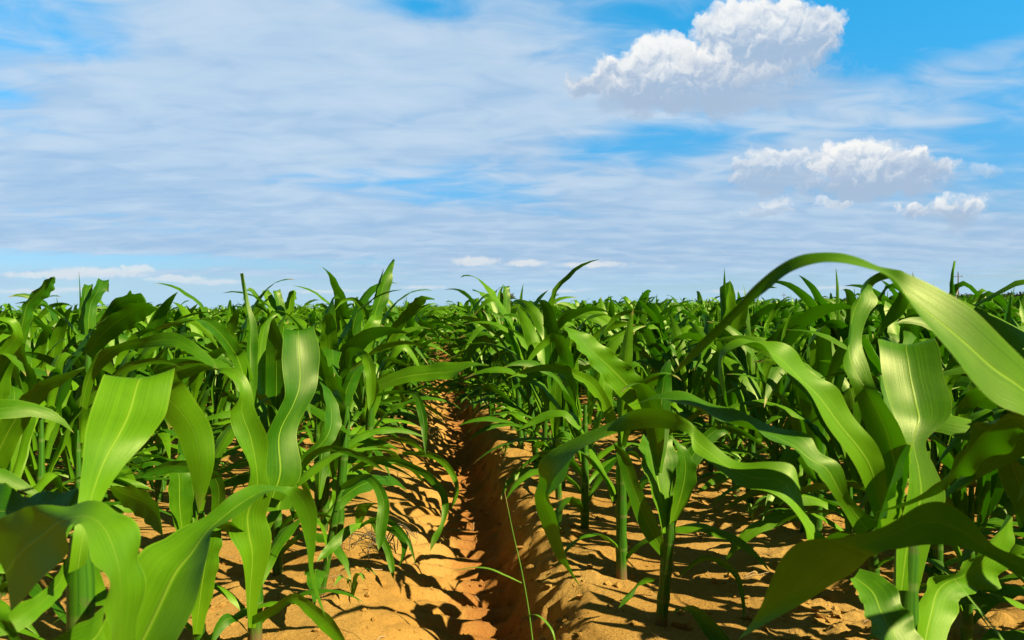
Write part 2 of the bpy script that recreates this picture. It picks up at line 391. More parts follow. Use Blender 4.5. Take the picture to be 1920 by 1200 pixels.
def axis(stops):
    out = []
    for a, b, st in stops: out += list(np.arange(a, b, st))
    return out
gx = np.array([-4000, -1500, -500, -200, -90, -45, -25, -16, -11] + axis([(-8, -2.4, .12), (-2.4, -0.9, .03), (-0.9, 1.5, .0125), (1.5, 2.6, .03), (2.6, 8, .12)]) + [8, 11, 16, 25, 45, 90, 200, 500, 1500, 4000])
gy = np.array([-60, -20, -8, -4, -2, -1, -.4] + axis([(0, 1.2, .06), (1.2, 3.4, .0125), (3.4, 6, .022), (6, 12, .06), (12, 30, .4)]) + [30, 36, 45, 60, 90, 150, 300, 700, 1600, 4500])
GX, GY = np.meshgrid(gx, gy, indexing='xy')
GZ = ground_h(GX, GY)
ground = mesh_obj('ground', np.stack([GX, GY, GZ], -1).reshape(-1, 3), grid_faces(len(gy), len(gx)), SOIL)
tag(ground, kind='structure')

# loose crumbs of soil, beyond counting
def crumbs():
    rs = np.random.RandomState(8); parts = []
    ico = np.array([[0, 0, 1], [.89, 0, .45], [.28, .85, .45], [-.72, .53, .45], [-.72, -.53, .45], [.28, -.85, .45], [.72, .53, -.45], [-.28, .85, -.45], [-.89, 0, -.45], [-.28, -.85, -.45], [.72, -.53, -.45], [0, 0, -1]])
    tri = np.array([[0,1,2],[0,2,3],[0,3,4],[0,4,5],[0,5,1],[1,6,2],[2,7,3],[3,8,4],[4,9,5],[5,10,1],[6,7,2],[7,8,3],[8,9,4],[9,10,5],[10,6,1],[11,7,6],[11,8,7],[11,9,8],[11,10,9],[11,6,10]])
    n = 7000
    y = 1.3 + 4.2 * rs.rand(n) ** 1.7; x = rs.uniform(-0.62, 0.85, n) * y + 0.05
    keep = (fbm(x, y, 1.7, 2, 61) > -0.15) | (rs.rand(n) < 0.3); x, y = x[keep], y[keep]
    k = (np.abs(x - 0.30) < 0.25) | (rs.rand(len(x)) < 0.6); x, y = x[k], y[k]
    z = ground_h(x, y); r = 0.0018 + 0.0085 * rs.rand(len(x)) ** 4 + 0.010 * (rs.rand(len(x)) < .03) * (x > .3)
    V, F, U, off = [], [], [], 0
    for i in range(len(x)):
        v = ico * (1 + 0.35 * rs.randn(12, 1)) * r[i] * np.array([1.2, 1.2, 0.8])
        a = rs.rand() * 6.28; c, s = math.cos(a), math.sin(a)
        v = v @ np.array([[c, -s, 0], [s, c, 0], [0, 0, 1]])
        V.append(v + [x[i], y[i], z[i] + r[i] * 0.3]); F.append(tri + off); off += 12
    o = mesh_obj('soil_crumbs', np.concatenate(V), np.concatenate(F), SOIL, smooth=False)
    tag(o, 'loose orange soil crumbs scattered over the sandy beds', 'soil', kind='stuff')
crumbs()

# ------------------------------------------------------------------ corn: leaves and plants
def blade(P, S, N, w, fold, rip, rs, nt):
    """ribbon along P with side vectors S, normals N, widths w; fold is the V angle, rip the edge ruffle"""
    ns = len(P); t = np.linspace(-1, 1, nt)[None, :]; s = np.linspace(0, 1, ns)[:, None]
    half = (w / 2)[:, None]; f = fold[:, None]
    lat = t * half * np.cos(f); up = np.abs(t) * half * np.sin(f)
    fr1, fr2, p1, p2 = rs.uniform(3.0, 5.5), rs.uniform(3.0, 5.5), rs.uniform(0, 6.28), rs.uniform(0, 6.28)
    env = np.sin(np.pi * np.clip(s * 1.05, 0, 1)) ** 0.8
    ruf = np.where(t < 0, np.sin(6.28 * fr1 * s + p1), np.sin(6.28 * fr2 * s + p2)) * t * t * env
    up = up + rip * half * ruf
    return (P[:, None] + S[:, None] * lat[..., None] + N[:, None] * up[..., None]).reshape(-1, 3)

def corn_leaf(p, rs, ns, nt):
    """p: dict z, L, W, th0, th1, pw, phi, bend, twist, rip, r0 -> vertices"""
    s = np.linspace(0, 1, ns)
    g = s ** p['pw']
    if 'kink' in p:
        q = np.clip((s - p['kink'] + .08) / .16, 0, 1); g = 0.25 * g + 0.75 * q * q * (3 - 2 * q)
    th = p['th0'] + (p['th1'] - p['th0']) * g
    phi = p['phi'] + p['bend'] * s ** 1.5
    T = np.stack([np.sin(th) * np.cos(phi), np.sin(th) * np.sin(phi), np.cos(th)], 1)
    P = np.zeros((ns, 3)); P[1:] = np.cumsum((T[1:] + T[:-1]) / 2, 0) * p['L'] / (ns - 1)
    P += np.array([p['r0'] * math.cos(p['phi']) * 0.6, p['r0'] * math.sin(p['phi']) * 0.6, p['z']])
    S = np.stack([-np.sin(phi), np.cos(phi), 0 * phi], 1); N = np.cross(T, S)
    N = -N
    N = np.where((N[:, 2:3] < 0) & (th[:, None] < 1.57), N, N)
    tw = p['twist'] * s ** 1.4
    S2 = S * np.cos(tw)[:, None] + N * np.sin(tw)[:, None]; N2 = N * np.cos(tw)[:, None] - S * np.sin(tw)[:, None]
    w = p['W'] * np.interp(s, [0, .06, .18, .34, .55, .75, .9, 1], [.50, .55, .84, 1, .92, .62, .28, .01])
    fold = np.interp(s, [0, .1, .3, 1], p.get('fold', [1.15, .6, .26, .16]))
    return blade(P, S2, -N2 if p.get('flip') else N2, w, fold, p['rip'], rs, nt)

def plant_spec(rs, tall=1.0):
    """leaf parameters of one young corn plant"""
    hs = rs.uniform(0.36, 0.46) * tall; n = rs.randint(13, 16); phi = rs.uniform(0, 6.28); L = []
    for i in range(n):
        u = i / (n - 1)
        phi += math.pi + rs.uniform(-0.5, 0.5)
        z = 0.03 + hs * (0.10 + 0.9 * u ** 0.9)
        if u < 0.4:
            d = dict(L=rs.uniform(.28, .50), W=rs.uniform(.036, .060), th0=rs.uniform(.55, .9), th1=rs.uniform(2.0, 2.7), pw=rs.uniform(.8, 1.2))
        elif u < 0.8:
            d = dict(L=rs.uniform(.42, .62), W=rs.uniform(.050, .074), th0=rs.uniform(.16, .46), th1=rs.uniform(1.5, 2.7), pw=rs.uniform(1.2, 2.4))
        else:
            d = dict(L=rs.uniform(.32, .48), W=rs.uniform(.046, .066), th0=rs.uniform(.05, .24), th1=rs.uniform(.9, 2.7), pw=rs.uniform(1.4, 2.8))
        if u >= 0.3 and rs.rand() < 0.42: d['kink'] = rs.uniform(.42, .72); d['th1'] = rs.uniform(2.0, 2.9)
        if u == 1.0 and rs.rand() < 0.55: d.update(L=rs.uniform(.20, .36), W=rs.uniform(.024, .036), th0=.06, th1=rs.uniform(.15, .7), fold=[1.2, 1.0, .8, .4])
        d['L'] *= tall
        d.update(z=z, phi=phi, bend=rs.uniform(-.7, .7), twist=rs.choice([-1, 1]) * rs.uniform(.0, 1.6), rip=rs.uniform(.10, .34), r0=.012)
        L.append(d)
    return hs, L

def stalk_geo(hs, n=8, lean=(0, 0), r0=0.0135):
    z = np.linspace(-0.04, hs + 0.05, 15 if n > 5 else 4)
    r = np.interp(z, [-0.04, 0.05, hs * .6, hs + 0.05], [r0 * 1.05, r0, r0 * .9, r0 * .45])
    if n > 5: r = r * (1 + 0.16 * (np.arange(15) % 3 == 0))
    P = np.stack([lean[0] * z, lean[1] * z, z], 1)
    return tube(P, r, n)

NS, NT_ = 17, 5
def make_plant(seed, tall=1.0):
    rs = np.random.RandomState(seed); hs, L = plant_spec(rs, tall)
    root = empty('corn_plant', (0, 0, 0))
    v, f, u = stalk_geo(hs); mesh_obj('stalk', v, f, STALK, root, u)
    for d in L:
        mesh_obj('leaf', corn_leaf(d, rs, NS, NT_), grid_faces(NS, NT_), LEAF, root, grid_uv(NS, NT_))
    return root

def copy_plant(src):
    c = src.copy(); COL.objects.link(c)
    for ch in list(src.children):
        k = ch.copy(); COL.objects.link(k); k.parent = c
    return c

# ---- foremost plants, leaf by leaf, as they stand in the photograph
def hleaf(secs, d, dd=0.0, fold=0.10, rip=0.055, sub=5, nt=9, seed=0, dx=0, dy=0, k=1.0):
    """secs: rows (lx, ly, rx, ry) of the two edges; d, dd: depth and depth difference across, spread along the leaf"""
    secs = np.array([list(s) if len(s) == 4 else [s[0], s[1], s[0] + .5, s[1] + .5] for s in secs], float)
    secs = secs * k + np.array([dx, dy, dx, dy])
    n = len(secs); sp = lambda q: np.interp(np.linspace(0, 1, n), np.linspace(0, 1, len(np.atleast_1d(q))), np.atleast_1d(q))
    D, DD = sp(d), sp(dd); A, B = [], []
    for (lx, ly, rx, ry), a, b in zip(secs, D, DD):
        A.append(at(lx, ly, a - b / 2)); B.append(at(rx, ry, a + b / 2))
    A, B = smooth_rows(A, sub), smooth_rows(B, sub); ns = len(A)
    C = (A + B) / 2; S = (B - A) / 2; T = np.gradient(C, axis=0)
    N = np.cross(S, T); N /= np.linalg.norm(N, axis=1, keepdims=True) + 1e-12
    ref = N[ns // 3]; view = np.array(C[ns // 3]) - np.array(CAM)
    sg = 1.0 if np.dot(ref, view) > 0 else -1.0
    for i in range(1, ns):
        if np.dot(N[i], N[i - 1]) < 0: N[i] *= -1
    if np.dot(N[ns // 3], view) < 0: N = -N       # N now points away from the viewer: the rib lies in the hollow
    wd = np.linalg.norm(S, axis=1); t = np.linspace(-1, 1, nt); rs = np.random.RandomState(seed + 77)
    s = np.linspace(0, 1, ns); f1, f2, p1, p2 = rs.uniform(4, 7), rs.uniform(4, 7), rs.uniform(0, 6), rs.uniform(0, 6)
    V = np.zeros((ns, nt, 3))
    for j, tj in enumerate(t):
        hollow = fold * 2 * (1 - abs(tj) ** 1.4)
        ruf = rip * 2 * tj * tj * np.sin(6.28 * (f1 if tj < 0 else f2) * s + (p1 if tj < 0 else p2)) * np.sin(np.pi * s)
        V[:, j] = C + S * tj + N * (wd * (hollow + ruf))[:, None]
    return V.reshape(-1, 3), grid_faces(ns, nt), grid_uv(ns, nt)

def hstalk(pts, n=12):
    """pts: rows (px, py, d, radius in metres)"""
    P = np.array([list(at(a, b, d)) + [r] for a, b, d, r in pts]); P = smooth_rows(P, 6)
    return tube(P[:, :3], P[:, 3], n)

def zm(secs, ox, oy, s=3.0):
    return [tuple((v / s + (ox if i % 2 == 0 else oy)) for i, v in enumerate(r)) for r in secs]

def foremost(x, y, label, leaves, stalk_top, r0=0.016, extra=(), group='foremost corn plants', fill=0):
    base = Vector((x, y, float(ground_h(x, y)) - 0.01))
    root = empty('corn_plant', base)
    tag(root, label, 'corn', group)
    top = at(*stalk_top[:3])
    pts = np.array([list(base + (top - base) * t + Vector((0, 0, -0.03 if t == 0 else 0))) for t in np.linspace(0, 1, 14)])
    rad = np.interp(np.linspace(0, 1, 14), [0, .1, .7, 1], [r0 * 1.05, r0, r0 * .95, r0 * .5]) * (1 + .16 * (np.arange(14) % 3 == 0))
    v, f, u = tube(pts, rad, 12); mesh_obj('stalk', v, f, STALK, root, u, origin=base)
    for i, (v, f, u) in enumerate(leaves):
        lf = mesh_obj('leaf', v, f, LEAF, root, u, origin=base); lf.color = (0.25, 0.25, 0.25, 1.0)      # fresh blades, little wear
    rs = np.random.RandomState(int(abs(x * 1000) + y * 100))
    pool = plant_spec(np.random.RandomState(int(y * 100) + 5), 0.95)[1]
    extra = list(extra) + [pool[(k * 5) % len(pool)] for k in range(fill)]
    for d in extra:
        e = dict(bend=rs.uniform(-.3, .3), twist=rs.uniform(-.6, .6), rip=.15, r0=r0, pw=1.2, W=.045); e.update(d)
        mesh_obj('leaf', corn_leaf(e, rs, 21, 7), grid_faces(21, 7), LEAF, root, grid_uv(21, 7))
    return root

def shade_leaf(path, W, nt=9):
    """an added leaf along given points, its broad side turned to the sun to cast shade"""
    P = smooth_rows(path, 6); T = np.gradient(P, axis=0); T /= np.linalg.norm(T, axis=1, keepdims=True)
    S = np.cross(T, np.array(sun_dir)); S /= np.linalg.norm(S, axis=1, keepdims=True); N = np.cross(S, T); s = np.linspace(0, 1, len(P))
    V = blade(P, S, N, W * np.interp(s, [0, .15, .4, .75, 1], [.5, .85, 1, .75, .02]), np.full(len(P), .15), .08, np.random.RandomState(5), nt)
    return V, grid_faces(len(P), nt), grid_uv(len(P), nt)

Z2 = lambda s: zm(s, 0, 800)
Z1 = lambda s: zm(s, 0, 480)
Z3 = lambda s: zm(s, 640, 480)
Z4 = lambda s: zm(s, 640, 800)
Z5 = lambda s: zm(s, 1280, 440)
Z6 = lambda s: zm(s, 1280, 800)

# plant at the lower left corner
foremost(-0.345, 0.78, 'foremost lower left corn plant with one broad blade folded square at its top', [
    hleaf([(128, 1075, 160, 1060), (138, 1000, 176, 985), (146, 945, 195, 930), (152, 880, 228, 880), (160, 812, 283, 818), (175, 757, 314, 770), (190, 716, 326, 704),
           (203, 707, 330, 698), (225, 715, 338, 712), (275, 750, 362, 745), (325, 805, 396, 800), (350, 865, 402, 862), (362, 915, 390, 915), (372, 962)],
          [.70, .71, .73, .76, .79, .83, .87, .90, .96, 1.0, 1.02, 1.02, 1.02, 1.02], [.0, .02, .04, .05, .05, .02, 0, 0], fold=.05, seed=1),
    hleaf(Z2([(-60, 640, 60, 1040), (0, 520, 200, 900), (120, 462, 330, 760), (250, 440, 392, 620), (420, 437, 412, 540), (600, 440, 445, 560), (720, 500, 510, 680), (785, 660, 575, 830),
              (806, 800, 605, 980), (795, 1000, 615, 1130), (765, 1200, 620, 1290), (700, 1420)]), [.66, .64, .62, .60, .585, .57, .555, .545, .54, .54, .54, .55], [-.05, -.06, -.06, -.05, -.06, -.07, -.06, -.06], fold=.05, seed=2),
    hleaf(Z2([(480, 1300, 900, 1400), (620, 1030, 1010, 1170), (790, 700, 1110, 960), (950, 610, 1160, 760), (1090, 550, 1180, 610), (1200, 460, 1250, 560), (1310, 385, 1370, 470), (1450, 325, 1500, 378),
              (1590, 335, 1600, 372), (1720, 360, 1640, 430), (1785, 470, 1690, 540), (1775, 640, 1722, 660), (1762, 800, 1737, 800), (1800, 960, 1780, 960), (1835, 1080)]),
          [.66, .68, .71, .74, .77, .80, .83, .87, .90, .93, .95, .96, .97, .97], [-.03, -.05, -.06, -.04, -.02, -.02, .0, -.02, -.02, 0], fold=.10, seed=3),
    hleaf(Z2([(440, 520, 360, 720), (430, 350, 330, 530), (210, 385, 190, 510), (0, 333, -20, 545), (-160, 340, -200, 520), (-420, 640)]), [.80, .82, .84, .86, .88, .9], [-.05, -.08, -.1, -.1], fold=.08, seed=4),
    hleaf(Z2([(395, 690, 400, 800), (340, 800, 372, 900), (285, 880, 320, 975), (190, 960, 240, 1050), (80, 1010, 110, 1150), (-120, 1200)]), [.78, .74, .71, .68, .66], 0, seed=5),
    hleaf(Z2([(450, 1000, 610, 960), (430, 840, 560, 790), (470, 650, 545, 640), (500, 560)]), [.76, .80, .83, .85], .02, seed=6),
    hleaf(Z2([(600, 980, 615, 1250), (520, 1070, 560, 1330), (340, 1170, 300, 1450), (100, 1400, 60, 1600)]), [.68, .64, .6, .57], .0, seed=7),
    hleaf(Z2([(-40, 950, 40, 1000), (-60, 1080, 60, 1090), (20, 1140, 110, 1180), (120, 1300)]), [.5, .5, .52, .54], .02, seed=8),
], (150, 1000, .76, .02), r0=.017, extra=[dict(z=.10, L=.35, th0=.7, th1=2.2, phi=2.5), dict(z=.16, L=.4, th0=.6, th1=2.2, phi=-.8)])

# plant with tall straps and a spear, second on the left
foremost(-0.42, 1.80, 'tall corn plant with two wavy upright straps and a thin spear, left of the track', [
    hleaf([(500, 930, 530, 940), (494, 880, 565, 890), (499, 815, 556, 815), (526, 765, 580, 757), (533, 730, 597, 712), (529, 660, 599, 668), (530, 624, 590, 614), (532, 617, 592, 612), (538, 630, 592, 622),
           (548, 660, 594, 650), (565, 720)], [1.74, 1.75, 1.77, 1.80, 1.82, 1.84, 1.87, 1.90, 1.96, 2.0, 2.0], [.06, .06, .04, .03], fold=.10, seed=11),
    hleaf([(466, 1178, 480, 1178), (461, 1120, 486, 1120), (453, 1045, 503, 1045), (430, 1000, 510, 1000), (438, 960, 500, 965), (462, 925, 507, 925), (468, 880, 502, 885), (440, 815, 503, 825), (433, 775, 478, 770), (447, 745, 473, 730),
           (446, 720, 458, 702), (425, 703, 430, 690), (405, 702, 408, 694), (396, 730, 402, 728), (400, 770)], [1.74, 1.72, 1.70, 1.70, 1.70, 1.69, 1.68, 1.68, 1.69, 1.70, 1.71, 1.72], [.05, .06, .04, .03, .02, .02], fold=.12, rip=.08, seed=12),
    hleaf([(472, 760, 482, 760), (466, 700, 483, 700), (462, 655, 484, 650), (467, 612, 482, 612), (461, 565, 467, 565), (456, 512)], [1.84, 1.84, 1.85, 1.86, 1.87, 1.88], .02, fold=.35, seed=13),
    hleaf([(485, 740, 498, 740), (479, 700, 498, 690), (481, 655, 500, 640), (490, 615, 508, 605), (505, 592, 520, 590), (520, 582, 536, 588), (545, 592, 552, 604), (575, 622)], [1.86, 1.87, 1.88, 1.9, 1.92, 1.95], .02, seed=14),
    hleaf([(455, 740, 480, 725), (440, 690, 460, 660), (428, 667, 454, 657), (410, 640, 437, 632), (385, 615, 412, 605), (358, 597, 380, 597), (333, 600, 340, 608), (290, 616)], [1.84, 1.80, 1.76, 1.72, 1.68, 1.64, 1.6], .03, seed=15),
    hleaf([(560, 885, 566, 895), (568, 862, 573, 876), (590, 843, 595, 855), (620, 835, 622, 846), (655, 842, 655, 854), (690, 857, 686, 868), (724, 884)], [1.80, 1.78, 1.76, 1.74, 1.72, 1.70], 0, seed=16),
    hleaf([(468, 1158, 473, 1172), (512, 1135, 517, 1152), (552, 1112, 547, 1130), (592, 1135, 577, 1155), (628, 1165, 612, 1190), (662, 1230)], [1.75, 1.71, 1.68, 1.65, 1.62], 0, seed=17),
    hleaf([(462, 1180, 470, 1190), (430, 1150, 445, 1165), (405, 1170, 412, 1190), (390, 1230)], [1.76, 1.72, 1.68, 1.64], 0, seed=18),
    hleaf([(500, 960, 545, 955), (515, 905, 570, 880), (600, 820, 622, 832), (610, 770, 640, 790), (606, 735, 625, 740), (600, 715)], [1.78, 1.80, 1.86, 1.9, 1.95], .03, seed=19),
], (480, 780, 1.80, .01), r0=.0155, extra=[dict(z=.07, L=.26, th0=.8, th1=2.3, phi=.2, W=.036), dict(z=.09, L=.30, th0=.7, th1=2.3, phi=2.9, W=.04), dict(z=.14, L=.36, th0=.6, th1=2.2, phi=1.2), dict(z=.2, L=.4, th0=.5, th1=2.1, phi=4.6, W=.04), dict(z=.25, L=.45, th0=.45, th1=2.1, phi=.6, W=.055)])

# plant between the two
foremost(-0.52, 1.72, 'slim corn plant with a low arching leaf behind the foremost lower left plant', [
    hleaf([(395, 975, 415, 965), (397, 930, 423, 925), (390, 905, 415, 893), (368, 890, 398, 880), (335, 886, 362, 867), (300, 892, 330, 863), (280, 895, 295, 873), (257, 894)][::1], [1.66, 1.64, 1.62, 1.60, 1.58, 1.56], .0, seed=21),
    hleaf([(335, 1010, 358, 1000), (318, 950, 362, 945), (317, 900, 362, 895), (322, 870, 350, 865), (340, 850)], [1.72, 1.70, 1.70, 1.72], .05, seed=22),
    hleaf([(362, 1190, 378, 1190), (358, 1110, 402, 1100), (370, 1050, 412, 1040), (390, 1000, 416, 1000), (395, 960)], [1.68, 1.66, 1.66, 1.67], .04, rip=.07, seed=23),
    hleaf([(198, 908, 206, 918), (225, 912, 228, 945), (262, 915, 262, 970), (295, 945, 285, 990), (306, 1006)], [1.5, 1.47, 1.45, 1.43], [.05, .0], seed=24),
], (378, 960, 1.68, .01), r0=.012, extra=[dict(z=.30, L=.4, th0=.3, th1=1.9, phi=2.0), dict(z=.34, L=.36, th0=.2, th1=1.6, phi=.9), dict(z=.2, L=.3, th0=.6, th1=2.4, phi=-1.4), dict(z=.06, L=.26, th0=.8, th1=2.3, phi=.4, W=.036), dict(z=.1, L=.3, th0=.7, th1=2.3, phi=3.4, W=.04)])

# big plant on the right
foremost(0.50, 0.86, 'big corn plant at the right with a square topped blade and a twisted tall leaf', [
    hleaf([(1680, 1110, 1722, 1110), (1682, 1010, 1748, 1010), (1700, 940, 1772, 935), (1704, 885, 1755, 880), (1697, 830, 1737, 828), (1679, 783, 1779, 783), (1662, 745, 1783, 745), (1655, 705, 1770, 700), (1650, 662, 1762, 660),
           (1646, 641, 1754, 637), (1650, 634, 1752, 632), (1662, 645, 1750, 642), (1680, 670, 1748, 668), (1715, 720)], [.86, .87, .88, .89, .90, .91, .93, .95, .97, .99, 1.02, 1.08, 1.1, 1.1], [.03, .01, -.01, -.01, .0], fold=.13, rip=.03, seed=31),
    hleaf([(1655, 990, 1685, 968), (1648, 905, 1705, 870), (1632, 830, 1690, 805), (1602, 735, 1652, 745), (1583, 685, 1630, 695), (1590, 645, 1616, 645), (1595, 590, 1632, 590), (1612, 558, 1641, 565), (1621, 535, 1638, 541),
           (1645, 515, 1662, 524), (1682, 509, 1692, 516), (1706, 522, 1697, 530), (1706, 560, 1686, 550), (1692, 590, 1668, 578), (1662, 615, 1652, 608), (1633, 642)], [.86, .86, .85, .85, .86, .87, .88, .89, .90, .91, .93, .95, .96, .97, .98], [-.03, -.03, .03, .04, .02, 0, 0], fold=.16, seed=32),
    hleaf([(1645, 992, 1664, 968), (1618, 905, 1660, 880), (1588, 848, 1649, 845), (1547, 790, 1617, 800), (1510, 735, 1577, 742), (1475, 690, 1535, 705), (1440, 660, 1490, 660), (1410, 645, 1430, 638), (1385, 645, 1390, 636),
           (1358, 668, 1350, 658), (1356, 700, 1347, 690), (1362, 745, 1355, 740), (1367, 770)], [.85, .84, .83, .82, .81, .80, .80, .80, .80, .80, .81], [-.02, .02, .05, .05, .03, .0], fold=.10, seed=33),
    hleaf([(1610, 1010, 1652, 985), (1587, 967, 1614, 953), (1563, 930, 1592, 925), (1533, 887, 1575, 872), (1508, 865, 1538, 845), (1468, 830, 1512, 820), (1410, 802, 1470, 798), (1362, 787, 1400, 780), (1315, 770, 1345, 760), (1275, 755, 1290, 735),
           (1228, 748, 1240, 738), (1185, 760)], [.84, .82, .81, .80, .80, .81, .82, .84, .86, .88, .9], [.0, .0, .04, .06, .05, .0], fold=.10, seed=34),
    hleaf([(1640, 1020, 1685, 1010), (1660, 965, 1690, 950), (1685, 905, 1702, 890), (1708, 835, 1712, 832)], [.83, .83, .84, .85], .04, fold=.2, seed=35),
    hleaf([(1594, 1085, 1612, 1066), (1612, 1120, 1665, 1086), (1626, 1160, 1690, 1125), (1648, 1205, 1712, 1165), (1680, 1270, 1735, 1220), (1720, 1340)], [.84, .80, .77, .75, .74], .03, rip=.06, seed=36),
    hleaf([(1514, 1014, 1549, 1010), (1507, 985, 1512, 965), (1478, 945, 1500, 912), (1440, 923, 1487, 873), (1390, 915, 1440, 867), (1357, 887, 1385, 864), (1328, 862, 1340, 835), (1300, 845, 1310, 808), (1290, 812, 1290, 788), (1240, 803, 1240, 766),
           (1190, 806, 1195, 767), (1145, 815, 1148, 788), (1083, 850, 1068, 828), (1062, 893, 1012, 865), (1040, 917, 1008, 902), (1028, 932, 1004, 935), (1042, 962, 1016, 985), (1054, 1015, 1040, 1040), (1066, 1057, 1062, 1066), (1090, 1104)],
          [.86, .86, .87, .88, .90, .92, .94, .96, .98, 1.0, 1.02, 1.04, 1.06, 1.07, 1.08], [.02, .03, .02, .02, -.02, .04, .05, .03, .0], fold=.08, seed=37),
    hleaf([(1716, 1215, 1760, 1240), (1722, 1150, 1790, 1160), (1735, 1100, 1812, 1115), (1780, 1072, 1862, 1105), (1832, 1046, 1887, 1065), (1862, 1012, 1900, 1018), (1898, 968)], [.86, .90, .94, .97, 1.0, 1.02], [.02, .06, .05], seed=38),
    hleaf([(1648, 985, 1668, 975), (1660, 870, 1690, 860), (1665, 800, 1688, 795), (1655, 745, 1670, 742), (1650, 700)], [.92, .95, .99, 1.02, 1.05], .03, seed=39),
], (1704, 985, .888, .01), r0=.019, extra=[dict(z=.12, L=.4, th0=.8, th1=2.3, phi=.4), dict(z=.2, L=.42, th0=.6, th1=2.2, phi=2.9)])

# plant just outside the frame at the right whose leaves reach across it
foremost(0.50, 0.50, 'corn plant at the right edge whose long smooth leaf arches across the sky', [
    hleaf([(2110, 980, 2140, 1010), (2060, 850, 2060, 930), (1985, 745, 1990, 840), (1920, 674, 1930, 785), (1863, 617, 1873, 760), (1813, 573, 1827, 717), (1752, 535, 1790, 672), (1697, 512, 1740, 612), (1663, 503, 1705, 562), (1643, 496, 1675, 524),
           (1613, 485, 1630, 505), (1573, 474, 1575, 492), (1537, 473, 1530, 494), (1497, 480, 1480, 512), (1457, 500, 1440, 543), (1413, 537, 1407, 570), (1380, 573, 1363, 613), (1340, 613, 1323, 653), (1300, 653, 1282, 688), (1253, 708)],
          [.50, .49, .48, .475, .47, .47, .47, .475, .48, .485, .49, .50, .51, .52, .53, .54, .55, .56, .57], [-.01, -.015, -.02, -.03, -.02, .0, .01, .01], fold=.05, rip=.015, seed=41),
    hleaf([(2060, 1120, 2070, 1180), (1990, 1078, 1990, 1120), (1920, 1047, 1920, 1084), (1860, 1020, 1850, 1044), (1815, 968, 1792, 1024), (1763, 940, 1740, 1020), (1722, 950, 1690, 1030), (1650, 990, 1665, 1030), (1560, 1012, 1636, 1044), (1500, 1013, 1620, 1054),
           (1465, 1050, 1580, 1084), (1445, 1090, 1525, 1120), (1420, 1150, 1450, 1162), (1385, 1198)], [.56, .57, .575, .58, .585, .585, .585, .59, .60, .615, .635, .655, .675, .69], [.0, .0, .0, .0, -.02, -.02, -.01], fold=.07, seed=42),
    hleaf([(2060, 900, 2070, 960), (1990, 800, 2000, 850), (1930, 778, 1930, 832), (1872, 782, 1915, 818), (1828, 803, 1882, 848), (1803, 843, 1830, 880), (1780, 885, 1800, 897), (1748, 914, 1757, 925), (1700, 940, 1705, 947), (1642, 961)], [.54, .56, .58, .61, .64, .67, .70, .72, .75], [.04, .05, .03, 0], seed=43),
    shade_leaf([(.50, .50, .48), (.50, .47, .64), (.53, .44, .755), (.61, .405, .80), (.70, .36, .76), (.76, .33, .66)], .10),  # these unseen leaves are added to block sun from the leaves further left
    shade_leaf([(.50, .50, .50), (.53, .52, .67), (.575, .50, .79), (.66, .46, .84), (.75, .42, .80), (.82, .39, .70)], .10),
    shade_leaf([(.50, .50, .44), (.47, .45, .60), (.47, .40, .70), (.52, .33, .75), (.60, .25, .70)], .09),
], (2130, 1000, .50, .02), r0=.017, extra=[dict(z=.15, L=.4, th0=.7, th1=2.2, phi=.3)] + [dict(z=.36 + .03 * k, L=.46, W=.08, th0=.25, th1=1.5, phi=ph) for k, ph in enumerate((-.5, -1.3, .3, -2.0, -.9))])  # broad upper extras are added out of frame to cast shade

# smaller plant in front on the right of the track
foremost(0.50, 1.80, 'corn plant with a thick bare lower stalk, first plant right of the sandy track', [
    hleaf([(1243, 1000, 1265, 1000), (1226, 935, 1271, 930), (1205, 872, 1273, 870), (1200, 832, 1262, 825), (1205, 818, 1258, 815), (1215, 828, 1262, 826), (1240, 880)], [1.78, 1.79, 1.81, 1.84, 1.88, 1.95, 1.97], .06, fold=.16, seed=51),
    hleaf([(1255, 985, 1270, 975), (1262, 930, 1300, 920), (1270, 870, 1306, 880), (1268, 838, 1290, 845), (1255, 815)], [1.78, 1.76, 1.75, 1.76], .02, seed=52),
    hleaf([(1245, 1050, 1252, 1040), (1205, 1000, 1235, 985), (1175, 920, 1200, 910), (1155, 850, 1180, 855), (1150, 830)], [1.80, 1.78, 1.75, 1.73], 0, seed=53),
    hleaf([(1225, 1090, 1235, 1085), (1195, 1100, 1205, 1085), (1170, 1120, 1185, 1120), (1160, 1140)], [1.78, 1.75, 1.73, 1.72], 0, seed=54),
    hleaf([(1262, 1090, 1268, 1085), (1310, 1045, 1320, 1052), (1350, 1048, 1350, 1060), (1385, 1075, 1378, 1085), (1397, 1130, 1390, 1130), (1394, 1172)], [1.78, 1.75, 1.72, 1.70], 0, seed=55),
    hleaf([(1262, 1150, 1268, 1140), (1300, 1135, 1295, 1150), (1345, 1170, 1330, 1200), (1380, 1215)], [1.78, 1.74, 1.70, 1.66], 0, seed=56),
    hleaf([(1250, 1010, 1262, 1000), (1262, 900, 1300, 890), (1320, 810, 1350, 820), (1380, 800, 1385, 815), (1440, 840)], [1.80, 1.84, 1.88, 1.9], 0.02, seed=57),
], (1262, 930, 1.80, .01), r0=.0135, extra=[dict(z=.36, L=.40, th0=.2, th1=1.6, phi=1.2), dict(z=.38, L=.42, th0=.25, th1=1.9, phi=4.3, W=.05)])

